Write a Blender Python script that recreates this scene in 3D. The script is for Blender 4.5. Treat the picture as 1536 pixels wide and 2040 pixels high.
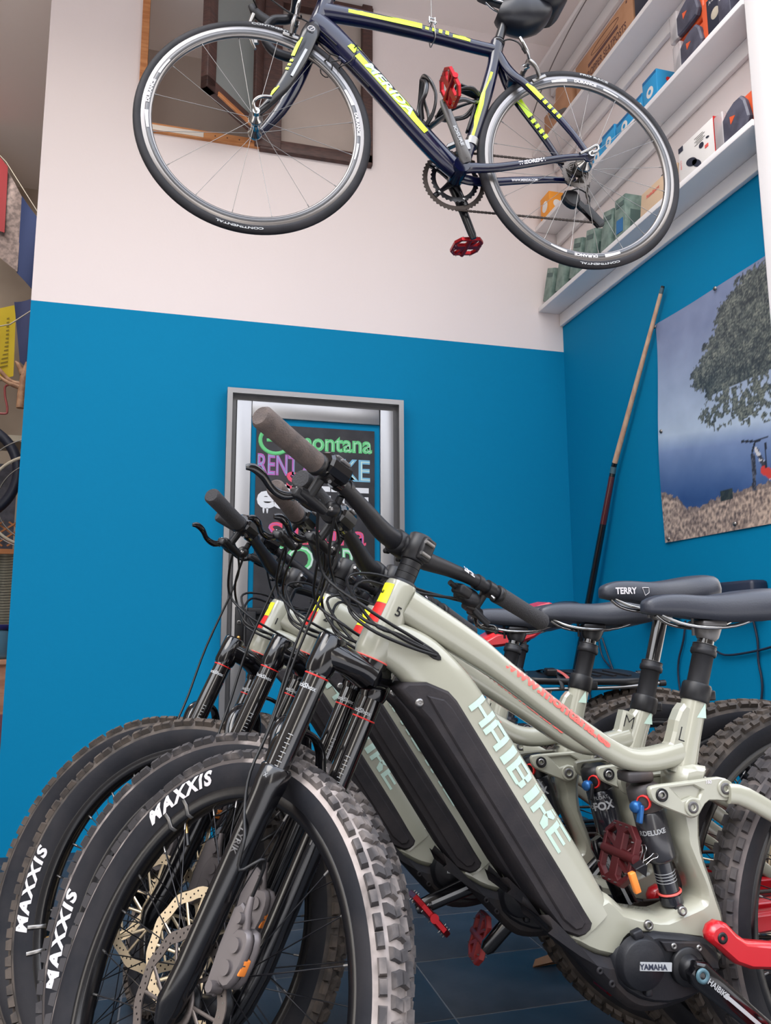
import bpy, bmesh, math, random
from mathutils import Vector, Matrix
from mathutils.geometry import tessellate_polygon
from math import sin, cos, pi, radians as RAD
random.seed(7)
for o in list(bpy.data.objects): bpy.data.objects.remove(o, do_unlink=True)
SC = bpy.context.scene
COL = SC.collection

# ------------------------------------------------------------------ camera, light, exposure
CAM_H = 0.8916
cam = bpy.data.objects.new('camera', bpy.data.cameras.new('camera')); COL.objects.link(cam)
p_, y_, r_ = RAD(8.713), RAD(15.129), RAD(-0.2195)
fwd = Vector((sin(y_)*cos(p_), cos(y_)*cos(p_), sin(p_)))
rt0 = Vector((cos(y_), -sin(y_), 0)); up0 = rt0.cross(fwd)
rt = cos(r_)*rt0 + sin(r_)*up0; up = -sin(r_)*rt0 + cos(r_)*up0
cam.matrix_world = Matrix(((rt.x, up.x, -fwd.x, 0), (rt.y, up.y, -fwd.y, 0), (rt.z, up.z, -fwd.z, CAM_H), (0, 0, 0, 1)))
cam.data.sensor_fit = 'VERTICAL'; cam.data.sensor_height = 24; cam.data.lens = 24*1556.03/2040
cam.data.clip_start = 0.05
SC.camera = cam

W = bpy.data.worlds.new('world'); SC.world = W; W.use_nodes = True
nt = W.node_tree; nt.nodes.clear()
tc = nt.nodes.new('ShaderNodeTexCoord'); sep = nt.nodes.new('ShaderNodeSeparateXYZ'); rampn = nt.nodes.new('ShaderNodeValToRGB')
bg = nt.nodes.new('ShaderNodeBackground'); wo = nt.nodes.new('ShaderNodeOutputWorld')
nt.links.new(tc.outputs['Generated'], sep.inputs[0]); nt.links.new(sep.outputs['Z'], rampn.inputs[0])
nt.links.new(rampn.outputs[0], bg.inputs[0]); nt.links.new(bg.outputs[0], wo.inputs[0])
e = rampn.color_ramp.elements
e[0].position = 0.0; e[0].color = (0.62, 0.58, 0.54, 1)
e[1].position = 1.0; e[1].color = (0.82, 0.92, 1.12, 1)
for pos, c_ in ((0.10, (1.25, 1.16, 1.04, 1)), (0.30, (1.12, 1.08, 1.04, 1)), (0.6, (0.96, 1.0, 1.1, 1))):
    k_ = e.new(pos); k_.color = c_
bg.inputs[1].default_value = 2.6
sun = bpy.data.objects.new('sun', bpy.data.lights.new('sun', 'SUN')); COL.objects.link(sun)
sun.data.energy = 1.6; sun.data.angle = RAD(35); sun.data.color = (1.0, 0.93, 0.84)
sun.rotation_euler = Vector((0.45, 0.30, -0.84)).to_track_quat('-Z', 'Y').to_euler()
SC.view_settings.view_transform = 'Standard'; SC.view_settings.look = 'None'
SC.view_settings.gamma = 1; SC.view_settings.use_curve_mapping = False
SC.view_settings.exposure = 0.62

wl = bpy.data.objects.new('workshop_lamp', bpy.data.lights.new('workshop_lamp', 'AREA')); COL.objects.link(wl)  # unseen fill light, added to brighten the dark workshop
wl.data.energy = 20; wl.data.size = 0.8; wl.data.color = (1.0, 0.95, 0.88); wl.location = (-1.45, 4.55, 4.1)

# ------------------------------------------------------------------ helpers
def lin(c): return tuple(((x/255)/12.92 if x/255 <= 0.04045 else ((x/255+0.055)/1.055)**2.4) for x in c)
def mat(name, rgb, rough=0.5, metal=0.0, rgb2=None, scale=30, mixw=(0.4, 0.6), bump=0.0, bscale=None, coat=0.0, spec=0.5, detail=4, stretch=None, trans=0.0, alpha=None):
    m = bpy.data.materials.new(name); m.use_nodes = True; n = m.node_tree; b = n.nodes['Principled BSDF']
    b.inputs['Base Color'].default_value = (*lin(rgb), 1); b.inputs['Roughness'].default_value = rough
    b.inputs['Metallic'].default_value = metal; b.inputs['Coat Weight'].default_value = coat; b.inputs['Coat Roughness'].default_value = 0.08
    b.inputs['Specular IOR Level'].default_value = spec
    if trans: b.inputs['Transmission Weight'].default_value = trans
    if alpha is not None: b.inputs['Alpha'].default_value = alpha
    t = n.nodes.new('ShaderNodeTexCoord'); src = t.outputs['Object']
    if stretch:
        mp = n.nodes.new('ShaderNodeMapping'); mp.inputs['Scale'].default_value = stretch; n.links.new(src, mp.inputs[0]); src = mp.outputs[0]
    if rgb2 is not None:
        z = n.nodes.new('ShaderNodeTexNoise'); z.inputs['Scale'].default_value = scale; z.inputs['Detail'].default_value = detail
        r = n.nodes.new('ShaderNodeValToRGB'); r.color_ramp.elements[0].position, r.color_ramp.elements[1].position = mixw
        r.color_ramp.elements[0].color = (*lin(rgb), 1); r.color_ramp.elements[1].color = (*lin(rgb2), 1)
        n.links.new(src, z.inputs['Vector']); n.links.new(z.outputs['Fac'], r.inputs[0]); n.links.new(r.outputs[0], b.inputs['Base Color'])
    if bump:
        z = n.nodes.new('ShaderNodeTexNoise'); z.inputs['Scale'].default_value = bscale or scale; z.inputs['Detail'].default_value = 3
        u = n.nodes.new('ShaderNodeBump'); u.inputs['Strength'].default_value = bump; u.inputs['Distance'].default_value = 0.004
        n.links.new(src, z.inputs['Vector']); n.links.new(z.outputs['Fac'], u.inputs['Height']); n.links.new(u.outputs[0], b.inputs['Normal'])
    return m
M = {}
def mm(k, *a, **kw): M[k] = mat(k, *a, **kw); return M[k]
mm('white_wall', (224, 213, 211), 0.8, spec=0.2, bump=0.08, bscale=60)
mm('blue_wall', (0, 122, 166), 0.7, spec=0.12, bump=0.06, bscale=70)
mm('ceiling_white', (238, 228, 224), 0.85)
mm('taupe_wall', (176, 162, 148), 0.85, rgb2=(150, 136, 124), scale=1.2)
mm('dark_room', (168, 154, 146), 0.9, rgb2=(150, 138, 130), scale=2)
mm('floor_tile', (42, 46, 54), 0.5, rgb2=(50, 54, 62), scale=14, bump=0.03, bscale=90)
mm('grout', (96, 100, 106), 0.9)
mm('blocker_grey', (118, 112, 106), 0.9, rgb2=(104, 98, 94), scale=1); mm('tread_mid', (66, 62, 63), 0.85, rgb2=(104, 96, 94), scale=16, bump=0.25, bscale=60); mm('knob_mid', (52, 49, 51), 0.85, rgb2=(76, 71, 70), scale=26)
mm('pavement', (222, 218, 214), 0.9, rgb2=(208, 204, 200), scale=8)
mm('shelf_white', (226, 222, 222), 0.45, spec=0.3)
mm('aluminium', (150, 150, 152), 0.34, 0.85)
mm('aluminium_dark', (92, 92, 94), 0.4, 0.7)
mm('raw_wood', (196, 134, 84), 0.7, rgb2=(172, 108, 62), scale=9, stretch=(1, 1, 6))
mm('brown_wood', (76, 48, 42), 0.5, rgb2=(58, 36, 32), scale=12, stretch=(2, 2, 14))
mm('old_tape', (216, 204, 192), 0.7)
mm('window_glass', (120, 126, 124), 0.12, 0.0, spec=0.6)
mm('chalkboard', (42, 42, 46), 0.75, rgb2=(54, 53, 57), scale=10)
mm('chalk_green', (104, 196, 128), 0.9); mm('chalk_pale', (200, 222, 212), 0.9); mm('chalk_purple', (176, 104, 176), 0.9)
mm('chalk_blue', (120, 176, 204), 0.9); mm('chalk_white', (218, 220, 224), 0.9); mm('chalk_red', (224, 84, 112), 0.9)
mm('black_plastic', (16, 16, 19), 0.42, spec=0.35)
mm('black_matte', (20, 20, 24), 0.5, spec=0.35, bump=0.05, bscale=200)
mm('black_gloss', (8, 8, 11), 0.14, coat=0.35, spec=0.4)
mm('black_anod', (9, 9, 12), 0.2, coat=0.3, spec=0.5)
mm('stanchion', (14, 13, 14), 0.13, 0.0, coat=1.0)
mm('paint_grey', (152, 151, 136), 0.24, coat=0.5, rgb2=(146, 145, 130), scale=3)
mm('paint_black', (24, 25, 30), 0.3, coat=0.5)
mm('mint_print', (172, 196, 182), 0.45)
mm('red_print', (226, 92, 84), 0.45)
mm('silver_print', (160, 162, 164), 0.35)
mm('white_print', (196, 192, 194), 0.5)
mm('yellow_sticker', (244, 240, 40), 0.45); mm('red_sticker', (206, 32, 30), 0.45); mm('orange_sticker', (226, 128, 48), 0.5)
mm('dusty_plastic', (36, 34, 37), 0.62, spec=0.2, rgb2=(50, 46, 47), scale=22, bump=0.15, bscale=260, mixw=(0.35, 0.75))
mm('skid_plastic', (34, 33, 36), 0.62, spec=0.2, rgb2=(60, 50, 44), scale=9, mixw=(0.5, 0.8), bump=0.12, bscale=200)
mm('motor_black', (20, 21, 26), 0.5, spec=0.35, bump=0.08, bscale=200)
mm('red_paint', (178, 20, 30), 0.3, coat=0.4); mm('red_maroon', (74, 18, 22), 0.45, 0.3)
mm('red_anod', (158, 26, 34), 0.28, 0.75)
mm('red_dull', (150, 44, 42), 0.5)
mm('chrome', (170, 170, 170), 0.15, 1.0)
mm('steel', (128, 126, 124), 0.3, 0.9)
mm('rotor_gold', (214, 196, 166), 0.28, 0.8)
mm('rotor_dirty', (96, 88, 84), 0.5, 0.6)
mm('caliper', (98, 92, 92), 0.45, 0.5)
mm('rubber_side', (25, 26, 31), 0.7, spec=0.2, rgb2=(36, 35, 38), scale=12, bump=0.1, bscale=120)
mm('rubber_dust', (64, 58, 56), 0.85, rgb2=(158, 148, 143), scale=14, mixw=(0.36, 0.62), bump=0.3, bscale=60)
mm('knob_dust', (54, 51, 52), 0.85, rgb2=(112, 104, 100), scale=26, mixw=(0.46, 0.74))
mm('rubber_tread', (46, 42, 40), 0.85, rgb2=(78, 70, 64), scale=20, bump=0.2, bscale=80)
mm('knob_brown', (56, 50, 46), 0.85, rgb2=(80, 70, 62), scale=30)
mm('rim_black', (12, 12, 15), 0.25, spec=0.5)
mm('spoke_black', (30, 30, 34), 0.3, 0.5)
mm('grip_rubber', (72, 63, 60), 0.85, bump=0.5, bscale=420, rgb2=(84, 73, 68), scale=60)
mm('grip_dark', (44, 43, 45), 0.85, bump=0.5, bscale=420)
mm('saddle_vinyl', (38, 41, 50), 0.42, bump=0.08, bscale=300)
mm('saddle_dark', (16, 18, 26), 0.36, spec=0.35)
mm('cable_black', (12, 12, 14), 0.4, spec=0.35)
mm('shock_black', (24, 25, 32), 0.22, coat=0.5)
mm('can_smoke', (40, 40, 44), 0.25, coat=0.3)
mm('shock_dirty', (66, 54, 49), 0.6, rgb2=(46, 42, 43), scale=20)
mm('blue_knob', (40, 92, 150), 0.35, 0.5)
mm('navy_paint', (8, 12, 44), 0.2, coat=0.35, spec=0.35, rgb2=(5, 8, 28), scale=4)
mm('carbon', (10, 10, 16), 0.28, coat=0.2, spec=0.35)
mm('lime_print', (190, 226, 40), 0.4)
mm('rim_silver', (132, 128, 126), 0.28, 0.85)
mm('road_rubber', (22, 22, 26), 0.6, spec=0.25, rgb2=(34, 32, 36), scale=10)
mm('chain', (58, 50, 46), 0.5, 0.6)
mm('cassette', (92, 86, 82), 0.4, 0.8)
mm('cardboard', (178, 132, 100), 0.8, rgb2=(166, 120, 88), scale=8)
mm('card_print', (92, 62, 60), 0.8)
mm('box_blue', (36, 150, 206), 0.5); mm('box_blue_dark', (20, 104, 158), 0.5)
mm('box_green', (122, 142, 132), 0.5, rgb2=(94, 116, 108), scale=24); mm('box_green_dark', (70, 92, 88), 0.5)
mm('box_orange', (232, 150, 44), 0.5); mm('box_white', (226, 222, 218), 0.5); mm('envelope', (206, 178, 148), 0.8)
mm('bag_orange', (222, 92, 50), 0.35); mm('bag_dark', (62, 62, 76), 0.5, rgb2=(84, 84, 100), scale=18); mm('bag_clear', (206, 200, 200), 0.2, alpha=0.55)
mm('navy_card', (32, 38, 56), 0.5); mm('cue_wood', (206, 170, 140), 0.4, rgb2=(190, 148, 122), scale=6, stretch=(8, 8, 1))
mm('cue_red', (78, 22, 26), 0.25, coat=0.7); mm('cue_black', (16, 16, 20), 0.2, coat=0.7); mm('teal_ring', (66, 96, 106), 0.4)
mm('flag_red', (120, 28, 34), 0.85); mm('flag_white', (138, 122, 118), 0.85, rgb2=(104, 92, 90), scale=40); mm('flag_blue', (26, 42, 84), 0.85)
mm('flag_navy', (44, 52, 90), 0.85); mm('flag_yellow', (190, 166, 36), 0.85); mm('flag_ink', (120, 104, 30), 0.9)
mm('cord', (176, 168, 156), 0.7); mm('red_wire', (160, 74, 76), 0.4); mm('antler_bone', (176, 138, 108), 0.6, rgb2=(146, 108, 84), scale=30)
mm('basket_wood', (190, 124, 76), 0.7); mm('cloth_stripe', (150, 146, 130), 0.85); mm('cloth_dark', (62, 62, 58), 0.85)
mm('jar_glass', (120, 168, 196), 0.1, trans=0.4); mm('jar_lid', (52, 54, 120), 0.4); mm('blue_bits', (70, 140, 178), 0.5, rgb2=(180, 200, 200), scale=50)
mm('cabinet_wood', (204, 150, 118), 0.6, rgb2=(184, 128, 98), scale=7, stretch=(1, 1, 5)); mm('plum', (120, 70, 84), 0.7)
mm('beige_paint', (196, 186, 168), 0.6); mm('brass', (190, 150, 90), 0.3, 0.9); mm('strap_red', (150, 66, 62), 0.7); mm('leaf_brown', (158, 112, 74), 0.8)
mm('recess_wall', (186, 172, 162), 0.9); mm('smoke_plastic', (76, 74, 74), 0.3, spec=0.5)

def patchy(name, lo, hi):
    n = M[name].node_tree; ramp = [q for q in n.nodes if q.type == 'VALTORGB'][0]; noise_ = [q for q in n.nodes if q.type == 'TEX_NOISE' and q.outputs[0].links and any(l.to_node == ramp for l in q.outputs[0].links)][0]
    tcn = [q for q in n.nodes if q.type == 'TEX_COORD'][0]; sp = n.nodes.new('ShaderNodeSeparateXYZ'); mr = n.nodes.new('ShaderNodeMapRange'); mu = n.nodes.new('ShaderNodeMath'); mu.operation = 'ADD'
    n.links.new(tcn.outputs['Object'], sp.inputs[0]); n.links.new(sp.outputs['X'], mr.inputs['Value']); mr.inputs['From Min'].default_value = lo; mr.inputs['From Max'].default_value = hi
    mr.inputs['To Min'].default_value = 0.03; mr.inputs['To Max'].default_value = -0.16; n.links.new(mr.outputs[0], mu.inputs[0]); n.links.new(noise_.outputs['Fac'], mu.inputs[1]); n.links.new(mu.outputs[0], ramp.inputs[0])
patchy('rubber_dust', -0.20, 0.22); patchy('knob_dust', -0.20, 0.22)

class MB:
    def __init__(s): s.v = []; s.f = []; s.m = []; s.s = []
    def add(s, vs, fs, mi=0, smooth=True):
        b = len(s.v); s.v += [tuple(v) for v in vs]; s.f += [tuple(b+i for i in f) for f in fs]
        s.m += [mi]*len(fs); s.s += [smooth]*len(fs); return s
    def box(s, c, d, rot=None, mi=0, bev=0.0):
        x, y, z = (q/2 for q in d); c = Vector(c); R = rot or Matrix.Identity(3)
        if bev <= 0:
            P = [(-x,-y,-z),(x,-y,-z),(x,y,-z),(-x,y,-z),(-x,-y,z),(x,-y,z),(x,y,z),(-x,y,z)]
            F = [(0,3,2,1),(4,5,6,7),(0,1,5,4),(1,2,6,5),(2,3,7,6),(3,0,4,7)]
            return s.add([R@Vector(p)+c for p in P], F, mi, False)
        bm = bmesh.new(); bmesh.ops.create_cube(bm, size=1)
        for v in bm.verts: v.co = Vector((v.co.x*d[0], v.co.y*d[1], v.co.z*d[2]))
        bmesh.ops.bevel(bm, geom=bm.edges[:], offset=bev, segments=2, affect='EDGES', profile=0.5)
        bm.verts.index_update()
        s.add([R@v.co+c for v in bm.verts], [[v.index for v in f.verts] for f in bm.faces], mi, True); bm.free(); return s
    def tube(s, path, rad, n=10, side=None, ex=2.0, mi=0, cap=True, smooth=True, closed=False):
        P = [Vector(p) for p in path]; L = len(P)
        if not isinstance(rad, list): rad = [rad]*L
        rings = []; prev = None
        for i in range(L):
            t = (P[(i+1) % L]-P[i-1]) if closed else (P[min(i+1, L-1)]-P[max(i-1, 0)])
            t = t.normalized()
            if side is not None: a = Vector(side); a = (a-t*a.dot(t)).normalized()
            elif prev is None:
                a = t.orthogonal().normalized()
            else: a = (prev-t*prev.dot(t)).normalized()
            prev = a; b = t.cross(a); r = rad[i]; ra, rb = (r if isinstance(r, tuple) else (r, r))
            ring = []
            for k in range(n):
                th = 2*pi*k/n; cx, cy = cos(th), sin(th)
                if ex != 2: cx = math.copysign(abs(cx)**(2/ex), cx); cy = math.copysign(abs(cy)**(2/ex), cy)
                ring.append(P[i]+a*(ra*cx)+b*(rb*cy))
            rings.append(ring)
        vs = [v for r in rings for v in r]; fs = []
        for i in range(L if closed else L-1):
            for k in range(n):
                a0 = i*n+k; a1 = i*n+(k+1) % n; j = (i+1) % L; fs.append((a0, a1, j*n+(k+1) % n, j*n+k))
        s.add(vs, fs, mi, smooth)
        if cap and not closed:
            s.add(rings[0], [tuple(range(n))[::-1]], mi, False); s.add(rings[-1], [tuple(range(n))], mi, False)
        return s
    def lathe(s, prof, O=(0,0,0), ax=(0,1,0), n=32, mi=0, smooth=True, closed=False, arc=None):
        ax = Vector(ax).normalized(); a = ax.orthogonal().normalized()
        if abs(ax.y) > 0.999: a = Vector((1,0,0))
        b = ax.cross(a); O = Vector(O); k0 = len(prof); vs = []
        for i in range(n):
            th = 2*pi*i/n; d = a*cos(th)+b*sin(th)
            for r, h in prof: vs.append(O+d*r+ax*h)
        fs = []
        for i in range(n):
            j = (i+1) % n
            for k in range(k0 if closed else k0-1):
                k2 = (k+1) % k0; fs.append((i*k0+k, j*k0+k, j*k0+k2, i*k0+k2))
        mis = mi if isinstance(mi, (list, tuple)) else None
        if mis:
            kk = k0 if closed else k0-1
            b0 = len(s.v); s.v += [tuple(v) for v in vs]; s.f += [tuple(b0+i for i in f) for f in fs]
            s.m += [mis[i % kk] for i in range(len(fs))]; s.s += [smooth]*len(fs)
            return s
        return s.add(vs, fs, mi, smooth)
    def prism(s, poly, y0, y1, bev=0.0, mi=0, holes=(), axis='y', smooth=False):
        def area(p): return sum(p[i][0]*p[(i+1) % len(p)][1]-p[(i+1) % len(p)][0]*p[i][1] for i in range(len(p)))
        def inset(p, d):
            out = []; L = len(p)
            for i in range(L):
                a = Vector(p[i-1]); b = Vector(p[i]); c = Vector(p[(i+1) % L])
                e1 = (b-a).normalized(); e2 = (c-b).normalized(); n1 = Vector((-e1.y, e1.x)); n2 = Vector((-e2.y, e2.x))
                nn = (n1+n2); nn = nn.normalized() if nn.length > 1e-6 else n1
                q = d/max(0.45, nn.dot(n1)); out.append((b.x+nn.x*q, b.y+nn.y*q))
            return out
        f3 = {'y': lambda u, h, v: (u, h, v), 'x': lambda u, h, v: (h, u, v), 'z': lambda u, h, v: (u, v, h)}[axis]
        loops = []
        for k, lp in enumerate([list(poly)]+[list(h) for h in holes]):
            ccw = area(lp) > 0
            if (k == 0) != ccw: lp = lp[::-1]
            loops.append(lp)
        L0 = [inset(l, bev) if bev else l for l in loops]
        lev = [(y0, L0), (y0+bev, loops), (y1-bev, loops), (y1, L0)] if bev else [(y0, loops), (y1, loops)]
        for li, lp in enumerate(loops):
            n = len(lp)
            vs = [f3(p[0], h, p[1]) for h, ls in lev for p in ls[li]]; fs = []
            for r in range(len(lev)-1):
                for i in range(n): j = (i+1) % n; fs.append((r*n+i, r*n+j, (r+1)*n+j, (r+1)*n+i))
            s.add(vs, fs, mi, smooth or (len(poly) > 15 and bev > 0))
        flat = [p for l in L0 for p in l]; tri = tessellate_polygon([[Vector((p[0], p[1], 0)) for p in l] for l in L0])
        s.add([f3(p[0], y0, p[1]) for p in flat], [tuple(t) for t in tri], mi, False)
        s.add([f3(p[0], y1, p[1]) for p in flat], [tuple(t)[::-1] for t in tri], mi, False)
        return s
    def mesh(s, name, mats):
        me = bpy.data.meshes.new(name); me.from_pydata(s.v, [], s.f)
        for m_ in (mats if isinstance(mats, (list, tuple)) else [mats]): me.materials.append(M[m_] if isinstance(m_, str) else m_)
        me.polygons.foreach_set('material_index', s.m); me.polygons.foreach_set('use_smooth', s.s)
        bm = bmesh.new(); bm.from_mesh(me); bmesh.ops.recalc_face_normals(bm, faces=bm.faces); bm.to_mesh(me); bm.free()
        me.update(); return me
    def build(s, name, mats, parent=None, mx=None, **tags):
        return put(name, s.mesh(name, mats), parent, mx, **tags)

def put(name, me, parent=None, mx=None, label=None, cat=None, group=None, kind=None):
    o = bpy.data.objects.new(name, me); COL.objects.link(o)
    if parent is not None: o.parent = parent
    if mx is not None: o.matrix_basis = mx
    if label: o['label'] = label
    if cat: o['category'] = cat
    if group: o['group'] = group
    if kind: o['kind'] = kind
    return o
def thing(name, label, cat, mx=None, group=None): return put(name, None, None, mx, label, cat, group)
def T(x, y, z): return Matrix.Translation((x, y, z))
def RX(a): return Matrix.Rotation(a, 4, 'X')
def RY(a): return Matrix.Rotation(a, 4, 'Y')
def RZ(a): return Matrix.Rotation(a, 4, 'Z')
def smooth(pts, k=4, closed=False):
    P = [Vector(p) for p in pts]; L = len(P); out = []
    for i in range(L if closed else L-1):
        if closed: a, b, c, d = P[i-1], P[i], P[(i+1) % L], P[(i+2) % L]
        else: a, b, c, d = P[max(i-1, 0)], P[i], P[i+1], P[min(i+2, L-1)]
        for j in range(k):
            t = j/k; out.append(0.5*((2*b)+(c-a)*t+(2*a-5*b+4*c-d)*t*t+(3*b-a-3*c+d)*t**3))
    if not closed: out.append(P[-1])
    return out
def srad(r, k=4):
    out = []
    for i in range(len(r)-1):
        for j in range(k):
            t = j/k; a, b = r[i], r[i+1]
            out.append(tuple(x+(y-x)*t for x, y in zip(a, b)) if isinstance(a, tuple) else a+(b-a)*t)
    out.append(r[-1]); return out
def sm2(pts, k=3): return [tuple(v)[:2] for v in smooth([(p[0], p[1], 0) for p in pts], k, True)]
_tc = {}
def text_geo(txt, size=1.0, bold=0.0, shear=0.0, align='CENTER', spacing=1.0, cuts=0, cutx=0):
    key = (txt, size, bold, shear, align, spacing, cuts, cutx)
    if key not in _tc:
        cu = bpy.data.curves.new('t', 'FONT'); cu.body = txt; cu.size = size; cu.offset = bold; cu.shear = shear
        cu.align_x = align; cu.align_y = 'CENTER'; cu.space_character = spacing; cu.resolution_u = 3
        ob = bpy.data.objects.new('t', cu); COL.objects.link(ob); bpy.context.view_layer.update()
        me = bpy.data.meshes.new_from_object(ob.evaluated_get(bpy.context.evaluated_depsgraph_get()))
        if (cuts or cutx) and len(me.vertices):
            bm = bmesh.new(); bm.from_mesh(me)
            for ax_, nc in ((1, cuts), (0, cutx)):
                if not nc: continue
                lo = min(v.co[ax_] for v in bm.verts); hi = max(v.co[ax_] for v in bm.verts)
                for i in range(1, nc+1):
                    co = Vector((0, 0, 0)); no = Vector((0, 0, 0)); co[ax_] = lo+(hi-lo)*i/(nc+1); no[ax_] = 1
                    bmesh.ops.bisect_plane(bm, geom=bm.verts[:]+bm.edges[:]+bm.faces[:], plane_co=co, plane_no=no, dist=1e-7)
            bm.to_mesh(me); bm.free()
        _tc[key] = ([v.co.copy() for v in me.vertices], [tuple(p.vertices) for p in me.polygons])
        bpy.data.objects.remove(ob); bpy.data.curves.remove(cu); bpy.data.meshes.remove(me)
    return _tc[key]
def text(mb, txt, fn, size, mi=0, width=None, **kw):
    vs, fs = text_geo(txt, size, **kw)
    if not vs: return
    if width:
        xs = [v.x for v in vs]; k = width/(max(xs)-min(xs)); c = (max(xs)+min(xs))/2
        vs = [Vector(((v.x-c)*k, v.y, 0)) for v in vs]
    mb.add([fn(v.x, v.y) for v in vs], fs, mi, False)
def plane_fn(O, U, V):
    O, U, V = Vector(O), Vector(U), Vector(V); return lambda x, y: O+U*x+V*y
# ------------------------------------------------------------------ the room
BX, DY = 1.9608, 3.6            # right wall plane, back wall plane
CEIL = 4.17
def wallmesh(name, quads, mats):
    mb = MB()
    for q, mi in quads: mb.add(q, [tuple(range(len(q)))], mi, False)
    return mb.build(name, mats, kind='structure')
# back wall: a slab with the window opening, painted blue below 2.36 m
WX0, WX1, WZ0 = -0.245, 0.905, 3.262
mb = MB()
def slab(x0, x1, z0, z1, mi, y0=DY, y1=DY+0.16): mb.box(((x0+x1)/2, (y0+y1)/2, (z0+z1)/2), (x1-x0, y1-y0, z1-z0), mi=mi)
slab(-0.662, BX, 0, 2.361, 1); slab(-0.662, BX, 2.361, WZ0, 0)
slab(-0.662, WX0, WZ0, CEIL, 0); slab(WX1, BX, WZ0, CEIL, 0)
wall_back = mb.build('wall_back', ['white_wall', 'blue_wall'], kind='structure')
mb = MB()
mb.box((BX+0.1, (DY+1.99)/2+0.08, 2.506/2), (0.2, DY-1.99+0.16, 2.506), mi=1); mb.box((BX+0.1, (DY+1.99)/2+0.08, (2.506+CEIL)/2), (0.2, DY-1.99+0.16, CEIL-2.506), mi=0)
mb.build('wall_right', ['white_wall', 'blue_wall'], kind='structure')
mb = MB(); mb.box((1.99, 1.918, 2.1), (0.34, 0.136, 4.2), bev=0.006)
mb.build('trim_1', ['shelf_white'], kind='structure')
mb = MB(); mb.box((0.05, (1.72+5.9)/2, CEIL+0.06), (4.24, 4.18, 0.12))
mb.build('ceiling', ['ceiling_white'], kind='structure')
# neighbouring workshop seen past the free end of the back wall
mb = MB(); mb.box((-0.3, 5.95, 2.1), (3.6, 0.1, 4.2)); mb.build('wall_workshop', ['taupe_wall'], kind='structure')
mb = MB(); mb.box((-2.15, 3.9, 2.1), (0.1, 4.2, 4.2)); mb.build('wall_unseen_left', ['taupe_wall'], kind='structure')  # out of view, added to block light from the workshop
mb = MB(); mb.box((1.45, 4.9, 2.1), (0.1, 2.2, 4.2)); mb.build('wall_partition', ['dark_room'], kind='structure')
# the floor: grout bed and single tiles
mb = MB(); mb.box((0.05, 2.9, -0.0262), (4.3, 6.2, 0.05)); floor = mb.build('floor', ['grout'], kind='structure')
TX, TY = 0.38, 0.322
tm = MB().box((0, 0, 0), (TX-0.004, TY-0.004, 0.008), bev=0.0012).mesh('tile', ['floor_tile'])
for i in range(-7, 4):
    for j in range(-6, 12):
        x = 0.67+TX*(i+0.5); y = 1.87+TY*(j+0.5)
        if -2.0 < x < 2.1 and -0.1 < y < 5.8: put('tile', tm, floor, T(x, y, -0.004+random.uniform(-0.0003, 0.0002)))
mb = MB(); mb.box((0, -4.6, -0.035), (16, 8.8, 0.05)); mb.build('ground', ['pavement'], kind='structure')  # unseen ground outside, made pale to bounce light into the room

# unseen slabs behind the camera, added to darken the low sky and shape reflections
mb = MB(); mb.box((-9.2, -8.6, 3.4), (12.0, 0.6, 6.8)); mb.box((6.8, -8.9, 3.1), (16.0, 0.6, 6.2)); mb.box((-7.2, -3.5, 2.2), (0.5, 9.0, 4.4)); mb.box((8.6, -3.0, 2.6), (0.5, 10.0, 5.2)); mb.build('sky_blocker', ['blocker_grey'], kind='structure')

# window in the back wall
win = put('window_1', None, kind='structure')
mb = MB(); mb.box((WX0-0.002+0.016, DY-0.004, (WZ0+CEIL)/2), (0.034, 0.03, CEIL-WZ0)); mb.build('left_jamb_board', ['raw_wood'], win)
mb = MB(); mb.box(((WX0+0.33)/2, DY-0.004, WZ0+0.02), (0.33-WX0, 0.03, 0.042)); sill = mb.build('sill_board', ['raw_wood'], win)
mb = MB()
for i in range(9): mb.lathe([(0.0, 0.001), (0.0035, 0.001), (0.0035, 0)], (WX0+0.07+i*0.058, DY-0.0195, WZ0+0.022), (0, -1, 0), 8)
mb.build('screw_hole', ['card_print'], sill)
mb = MB(); mb.box((-0.07, DY-0.0205, WZ0+0.018), (0.26, 0.002, 0.026)); mb.build('tape_strip', ['old_tape'], sill)
mb = MB(); mb.box(((0.33+WX1)/2, DY-0.006, WZ0+0.018), (WX1-0.33, 0.045, 0.06), bev=0.004); mb.build('bottom_rail', ['brown_wood'], win)
mb = MB(); mb.box((WX1-0.026, DY-0.006, (WZ0+CEIL)/2), (0.055, 0.045, CEIL-WZ0), bev=0.004); mb.build('right_post', ['brown_wood'], win)
mb = MB(); mb.box((0.37, DY-0.002, (WZ0+CEIL)/2), (0.13, 0.06, CEIL-WZ0), bev=0.004); mb.build('mullion', ['brown_wood'], win)
mb = MB(); mb.box((0.6, DY-0.004, 4.12), (0.62, 0.045, 0.07)); mb.build('top_rail', ['brown_wood'], win)
mb = MB(); mb.box((0.64, DY+0.03, (WZ0+CEIL)/2), (0.5, 0.006, CEIL-WZ0)); mb.build('pane', ['dark_room'], win)
# recess behind the open half
mb = MB(); mb.box((0.3, DY+0.62, 3.7), (1.5, 0.04, 1.6)); mb.box((0.3, DY+0.4, WZ0-0.1), (1.5, 0.48, 0.04)); mb.build('recess_panel', ['recess_wall'], win)
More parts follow.
